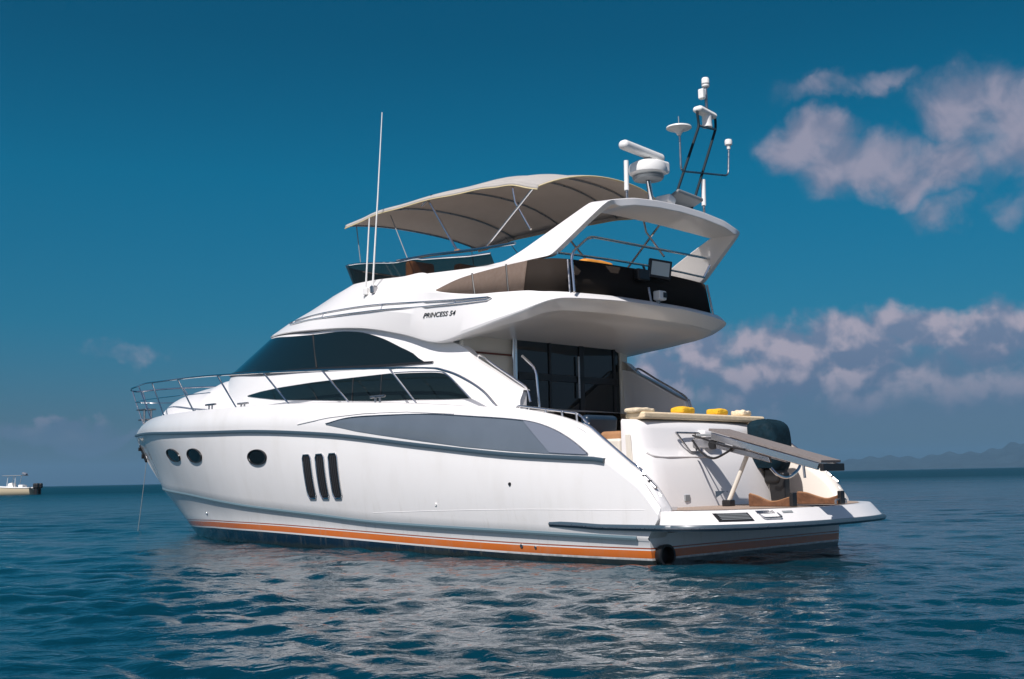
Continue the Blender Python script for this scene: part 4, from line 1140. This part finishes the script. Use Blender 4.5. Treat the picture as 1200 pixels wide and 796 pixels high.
MB().lathe((1.1, -1.48, 5.58), [(.025, .02), (.028, .07), (.052, .085), (.056, .13), (.048, .16), (.0, .17)], 18).build('gps_antenna', WHITEPL, hb)
mp_ = MB().prism([(1.30, .08, 4.50), (1.30, -.46, 4.47), (.96, -.60, 4.66), (.96, -.02, 4.70)], (0, 0, .05)); mp_.build('mast_step', GREYPL, yacht, bevel=.02)
MB().box((1.1, .10, 4.57), (.26, .16, .13), Matrix.Rotation(R(25), 3, 'X')).build('mast_hinge', WHITEPL, yacht, bevel=.03)
for (y_, z0, z1) in ((.91, 4.53, 4.98), (-.80, 4.60, 5.03)):
    w_ = MB().tube([(1.1, y_, z0 + .06), (1.1, y_ - .01, z1)], .031, 10).build('stub_antenna', WHITEPL, yacht)
    MB().tube([(1.1, y_, z0 - .10), (1.1, y_, z0 + .06)], .018, 8).build('antenna_foot', DSTEEL, w_)

# tall whip aerials on the port brow
q0, n0 = drape_pt(FBVH, 5.58, 3.82, .03); q1, n1 = drape_pt(FBVH, 5.38, 3.81, .03)
w1 = MB().tube([q0 + Vector((0, .05, 0)), q0 + Vector((-.07, .03, 1.06))], .014, 8, r2=.011).build('short_aerial', WHITEPL, yacht)
MB().box(q0 + Vector((0, .03, -.06)), (.09, .09, .12)).build('aerial_mount', WHITEPL, w1, bevel=.02)
w2 = MB().tube([q1 + Vector((0, .05, 0)), q1 + Vector((-.07, .0, 1.36)), q1 + Vector((-.16, -.02, 2.66))], .015, 8, r2=.007).build('whip_aerial', WHITEPL, yacht)
MB().box(q1 + Vector((0, .03, -.05)), (.09, .09, .12)).build('aerial_mount', DSTEEL, w2, bevel=.02)
MB().box(q0 + Vector((.03, .03, -.17)), (.05, .05, .10)).build('cable_gland', GREYPL, w1, bevel=.01)

# floodlight on the aft rail, small camera below it
FLR = Matrix.Rotation(R(-32), 3, 'Z') @ Matrix.Rotation(R(8), 3, 'X')
fl = MB().box((1.43, -.17, 3.73), (.06, .33, .26), FLR).build('floodlight', BLACK, yacht, bevel=.012)
MB().box(Vector((1.43, -.17, 3.73)) + FLR @ Vector((-.032, 0, 0)), (.006, .26, .19), FLR).build('floodlight_lens', LAMPGLASS, fl, smooth=False)
MB().box((1.48, .16, 3.62), (.10, .26, .16)).build('floodlight_ballast', BLACK, fl, bevel=.03)
cm = MB().box((1.42, -.14, 3.36), (.12, .16, .13)).build('security_camera', WHITEPL, yacht, bevel=.02)
MB().box((1.352, -.17, 3.365), (.012, .07, .07)).build('camera_lens', BLACK, cm, bevel=.003)
MB().tube([(1.44, -.12, 3.24), (1.44, -.12, 3.32)], .03, 8).build('camera_bracket', GREYPL, cm)

# ------------------------------------------------------------------ passerelle
pyc = .425; pw = .44
ps = MB().prism([(.17, pyc + pw / 2, 1.465), (-1.32, pyc + pw / 2, 1.045), (-1.32, pyc - pw / 2, 1.045), (.17, pyc - pw / 2, 1.465)], (-.006, 0, .028)).build('passerelle', PLANKGREY, yacht, smooth=False)
for sg in (1, -1):
    yy = pyc + sg * (pw / 2 + .004)
    MB().prism([(.14, yy, 1.36), (-1.27, yy, .965), (-1.30, yy, 1.040), (.14, yy, 1.445)], (0, -sg * .05, 0)).build('side_beam', CHROME, ps, bevel=.008)
    MB().prism([(.08, yy - sg * .02, 1.25), (-.66, yy - sg * .02, 1.06), (-.64, yy - sg * .02, 1.125), (.08, yy - sg * .02, 1.325)], (0, -sg * .05, 0)).build('lower_beam', DSTEEL, ps, bevel=.008)
MB().box((-1.335, pyc, .995), (.05, pw + .04, .085)).build('end_cap', BLACK, ps, bevel=.01)
MB().tube([(-1.10, pyc + .22, 1.02), (-1.11, pyc + .22, .88)], .016, 8).build('end_leg', DSTEEL, ps)
st_ = MB().tube([(.06, pyc + .02, .60), (-.24, pyc + .02, 1.17)], .027, 10).build('support_strut', CREAM, ps)
MB().box((.06, pyc + .02, .59), (.12, .12, .08)).build('strut_foot', BLACK, ps, bevel=.015)
MB().tube(catmull([(.44, pyc + .18, 1.36), (.26, pyc + .25, 1.20), (.08, pyc + .27, 1.13), (-.10, pyc + .24, 1.20), (-.18, pyc + .22, 1.26)], 6), .014, 8).build('hydraulic_hose', BLACK, ps)
MB().tube(catmull([(.46, pyc + .14, 1.42), (.20, pyc + .25, 1.36), (-.05, pyc + .26, 1.28), (-.35, pyc + .24, 1.22)], 6), .012, 8).build('hydraulic_hose', BLACK, ps)
MB().box((.34, pyc - .02, 1.33), (.40, .16, .14)).build('hinge_block', DSTEEL, ps, bevel=.03)
MB().lathe((.20, pyc + .06, 1.30), [(.05, 0), (.06, .01), (.06, .05)], 14, (0, 1, 0)).build('hinge_pin', BLACK, ps)
MB().box((.28, pyc + .12, 1.42), (.26, .04, .03)).build('hinge_arm', GREYPL, ps, bevel=.008)

# ------------------------------------------------------------------ loose things on board
def soft_box(c, size, name, mt, label, cat, group=None, rz=0.0, puff=.35, seed=0, wrinkle=.012):
    rr = random.Random(seed); mb = MB(); nx, ny = 8, 10
    def pt(a, b_, s_):
        sx_, sy_ = 1 - .10 * abs(b_) ** 6, 1 - .10 * abs(a) ** 6
        h = size[2] / 2 * s_ * (1 - puff * max(abs(a), abs(b_)) ** 4)
        return Vector((a * size[0] / 2 * sx_, b_ * size[1] / 2 * sy_, h + rr.uniform(-1, 1) * wrinkle * (1 if s_ > 0 else .0)))
    rows_t = [[pt(-1 + 2 * i / nx, -1 + 2 * j / ny, 1) for j in range(ny + 1)] for i in range(nx + 1)]
    rows_b = [[pt(-1 + 2 * i / nx, -1 + 2 * j / ny, -1) for j in range(ny + 1)] for i in range(nx + 1)]
    mb.grid(rows_t); mb.grid(rows_b)
    ed = lambda G: G[0] + [G[i][ny] for i in range(1, nx + 1)] + G[nx][::-1][1:] + [G[i][0] for i in range(nx - 1, 0, -1)]
    mb.grid([ed(rows_t), ed(rows_b)], cu=True)
    o = mb.build(name, mt, None, angle=60, sub=1)
    o.location = boat2world(c); o.rotation_euler = (0, 0, ROOTROT + rz)
    return tagged(o, label, cat, group)


pad = MB().box((0, 0, 0), (.30, 2.69, .085)).build('sunpad_cushion', CREAMCLOTH, None, bevel=.028, bseg=4)
tagged(place(pad, (.845, -.125, 1.672)), 'long flat cream cushion along the top of the white stern locker', 'cushion')
G = 'folded towels on the stern cushion'
soft_box((.86, 1.10, 1.736), (.24, .38, .06), 'folded_towel', CREAMTOWEL, 'cream folded towel on the stern cushion beside the navy sofa', 'towel', G, seed=2)
soft_box((.85, .22, 1.755), (.22, .31, .10), 'folded_towel', YELLOW, 'yellow folded towel, the wider one, between a cream and a yellow towel', 'towel', G, seed=3, rz=.05)
soft_box((.85, -.55, 1.755), (.22, .25, .095), 'folded_towel', YELLOW, 'yellow folded towel, the narrower one, between a yellow and a cream towel', 'towel', G, seed=4, rz=-.06)
soft_box((.85, -1.12, 1.752), (.22, .25, .085), 'folded_towel', CREAMTOWEL, 'cream crumpled towel on the stern cushion nearest the covered outboard', 'towel', G, seed=5, rz=.1, wrinkle=.02)
soft_box((1.95, .62, 3.73), (.30, .62, .20), 'bolster_cushion', ORANGE, 'orange bolster cushion behind the upper deck guard rail under the arch', 'cushion', seed=6)

# outboard under a cover, on its storage bracket in the starboard passage
obp = (.42, -1.12, .55)
ob = thing('outboard_motor', 'outboard motor under a dark teal cloth cover, stowed on the stern platform', 'outboard motor', obp)
def loc(q): return tuple(np.array(q))
secs = [(.44, .18, .22, 0), (.52, .225, .255, 0), (.70, .235, .27, 0), (.86, .235, .275, .01), (1.0, .232, .27, .02), (1.06, .205, .245, .03), (1.09, .12, .15, .04), (1.095, .01, .02, .04)]
rows = []
rr = random.Random(3)
for z, a, b_, sh in secs:
    rows.append([Vector((sh + a * math.copysign(abs(math.cos(t_)) ** .55, math.cos(t_)) * (1 + .05 * math.sin(5 * t_ + z * 9)), b_ * math.copysign(abs(math.sin(t_)) ** .55, math.sin(t_)) * (1 + .05 * math.cos(4 * t_ + z * 7)), z - .02 * math.cos(2 * t_))) for t_ in np.linspace(0, 2 * math.pi, 33)[:-1]])
MB().grid(rows, cu=True).build('cover', NAVYCLOTH, ob, sub=1, angle=180)
MB().box((-.06, -.02, .36), (.24, .28, .22)).build('midsection', BLACK, ob, bevel=.05)
MB().prism([(-.24, -.08, .0), (-.02, -.08, .0), (.02, -.08, .40), (-.24, -.08, .40)], (0, .16, 0)).build('leg', BLACK, ob, bevel=.03)
MB().box((.14, 0, .20), (.08, .34, .40)).build('mount_board', BLACK, ob, bevel=.01)
MB().tube(catmull([(-.18, .30, .46), (-.24, .22, .36), (-.27, .05, .33), (-.27, -.18, .40), (-.24, -.34, .50), (-.16, -.38, .52)], 6), .02, 8).build('carry_bar', CHROME, ob)

# tender chocks: wavy padded boards on the platform
def chock(name, label, y, x0, x1, pts):
    t_ = thing(name, label, 'chock', (x0, y, .553), 'wavy chocks on the stern platform')
    up2 = catmull([(-(x0 - x1) * u, 0, h) for u, h in pts], 6)
    out = [Vector((up2[0].x, -.035, 0))] + [q + Vector((0, -.035, 0)) for q in up2] + [Vector((up2[-1].x, -.035, 0))]
    MB().prism(out, (0, .07, 0)).build('pad', BROWNPAD, t_, bevel=.012)
    MB().tube(up2, .010, 6).build('edge_strip', TANSEAT, t_)
    MB().box((x1 - x0 + .02, 0, .08), (.05, .10, .16)).build('end_post', BLACK, t_, bevel=.01)
    return t_
chock('tender_chock', 'brown wavy tender chock at the foot of the outboard, nearer the strut', .50, -.28, -.88, [(0, .15), (.18, .12), (.42, .065), (.6, .06), (.8, .09), (1, .12)])
chock('tender_chock', 'brown wavy tender chock that ends beside the starboard quarter wing', -.50, -.33, -.94, [(0, .145), (.2, .135), (.45, .09), (.65, .065), (.82, .085), (1, .125)])

# ------------------------------------------------------------------ distant motorboat and float
mbp = Vector((-58.6, 139.5, 0))
mb_ = thing('motorboat', 'small open cream motorboat with a tee top and black outboard, far off by the horizon', 'motorboat', mbp, world=True, rotz=R(170))
rows = []
for x in np.linspace(0, 7.6, 20):
    u = x / 7.6; w = 1.15 * (1 - max(0, (u - .35) / .65) ** 2.2); sh = .78 + .42 * u ** 2
    rows.append([(x, w, sh), (x, w * .96, sh * .55), (x - .3 * u, w * .84, .05), (x - .6 * u, w * .5, -.3), (x - .6 * u, 0, -.4), (x - .6 * u, -w * .5, -.3), (x - .3 * u, -w * .84, .05), (x, -w * .96, sh * .55), (x, -w, sh)])
mbm = MB().grid(rows); mbm.poly(rows[0])
mbm.build('hull', mat('cream_boat_paint', (.62, .52, .36), .4), mb_, angle=50)
rows2 = [[(r_[0][0], r_[0][1] * 1.02, r_[0][2] + .02), (r_[0][0], r_[0][1] * .8, r_[0][2] + .03), (r_[0][0], 0, r_[0][2] - .3), (r_[0][0], -r_[0][1] * .8, r_[0][2] + .03), (r_[0][0], -r_[0][1] * 1.02, r_[0][2] + .02)] for r_ in rows]
MB().grid(rows2).build('gunwale', WHITEPL, mb_, solid=.12)
MB().prism([(2.5, -.45, .6), (3.5, -.45, .6), (3.3, -.45, 1.35), (2.8, -.45, 1.45)], (0, .9, 0)).build('console', WHITEPL, mb_, bevel=.08)
MB().box((1.6, 0, 1.0), (.6, 1.0, .35)).build('seat', WHITEPL, mb_, bevel=.08)
MB().box((2.6, 0, 2.30), (2.5, 1.7, .07)).build('tee_top', GREYPL, mb_, bevel=.04)
for x_, y_, dx in ((2.2, .6, .15), (2.2, -.6, .15), (3.2, .6, .25), (3.2, -.6, .25)):
    MB().tube([(x_ + dx, y_ * .8, .8), (x_, y_, 2.28)], .03, 6).build('top_post', WHITEPL, mb_)
MB().box((1.35, 0, 2.50), (.6, .5, .26), Matrix.Rotation(R(-20), 3, 'Y')).build('top_bag', mat('grey_blue_bag', (.16, .18, .22), .8), mb_, bevel=.1)
for sg in (1, -1):
    om = MB().box((-.45, sg * .38, 1.02), (.7, .42, .62)).build('outboard', BLACK, mb_, bevel=.14, bseg=3)
    MB().prism([(-.62, sg * .38 - .1, -.3), (-.3, sg * .38 - .1, -.3), (-.22, sg * .38 - .1, .8), (-.62, sg * .38 - .1, .8)], (0, .2, 0)).build('outboard_leg', BLACK, om, bevel=.05)
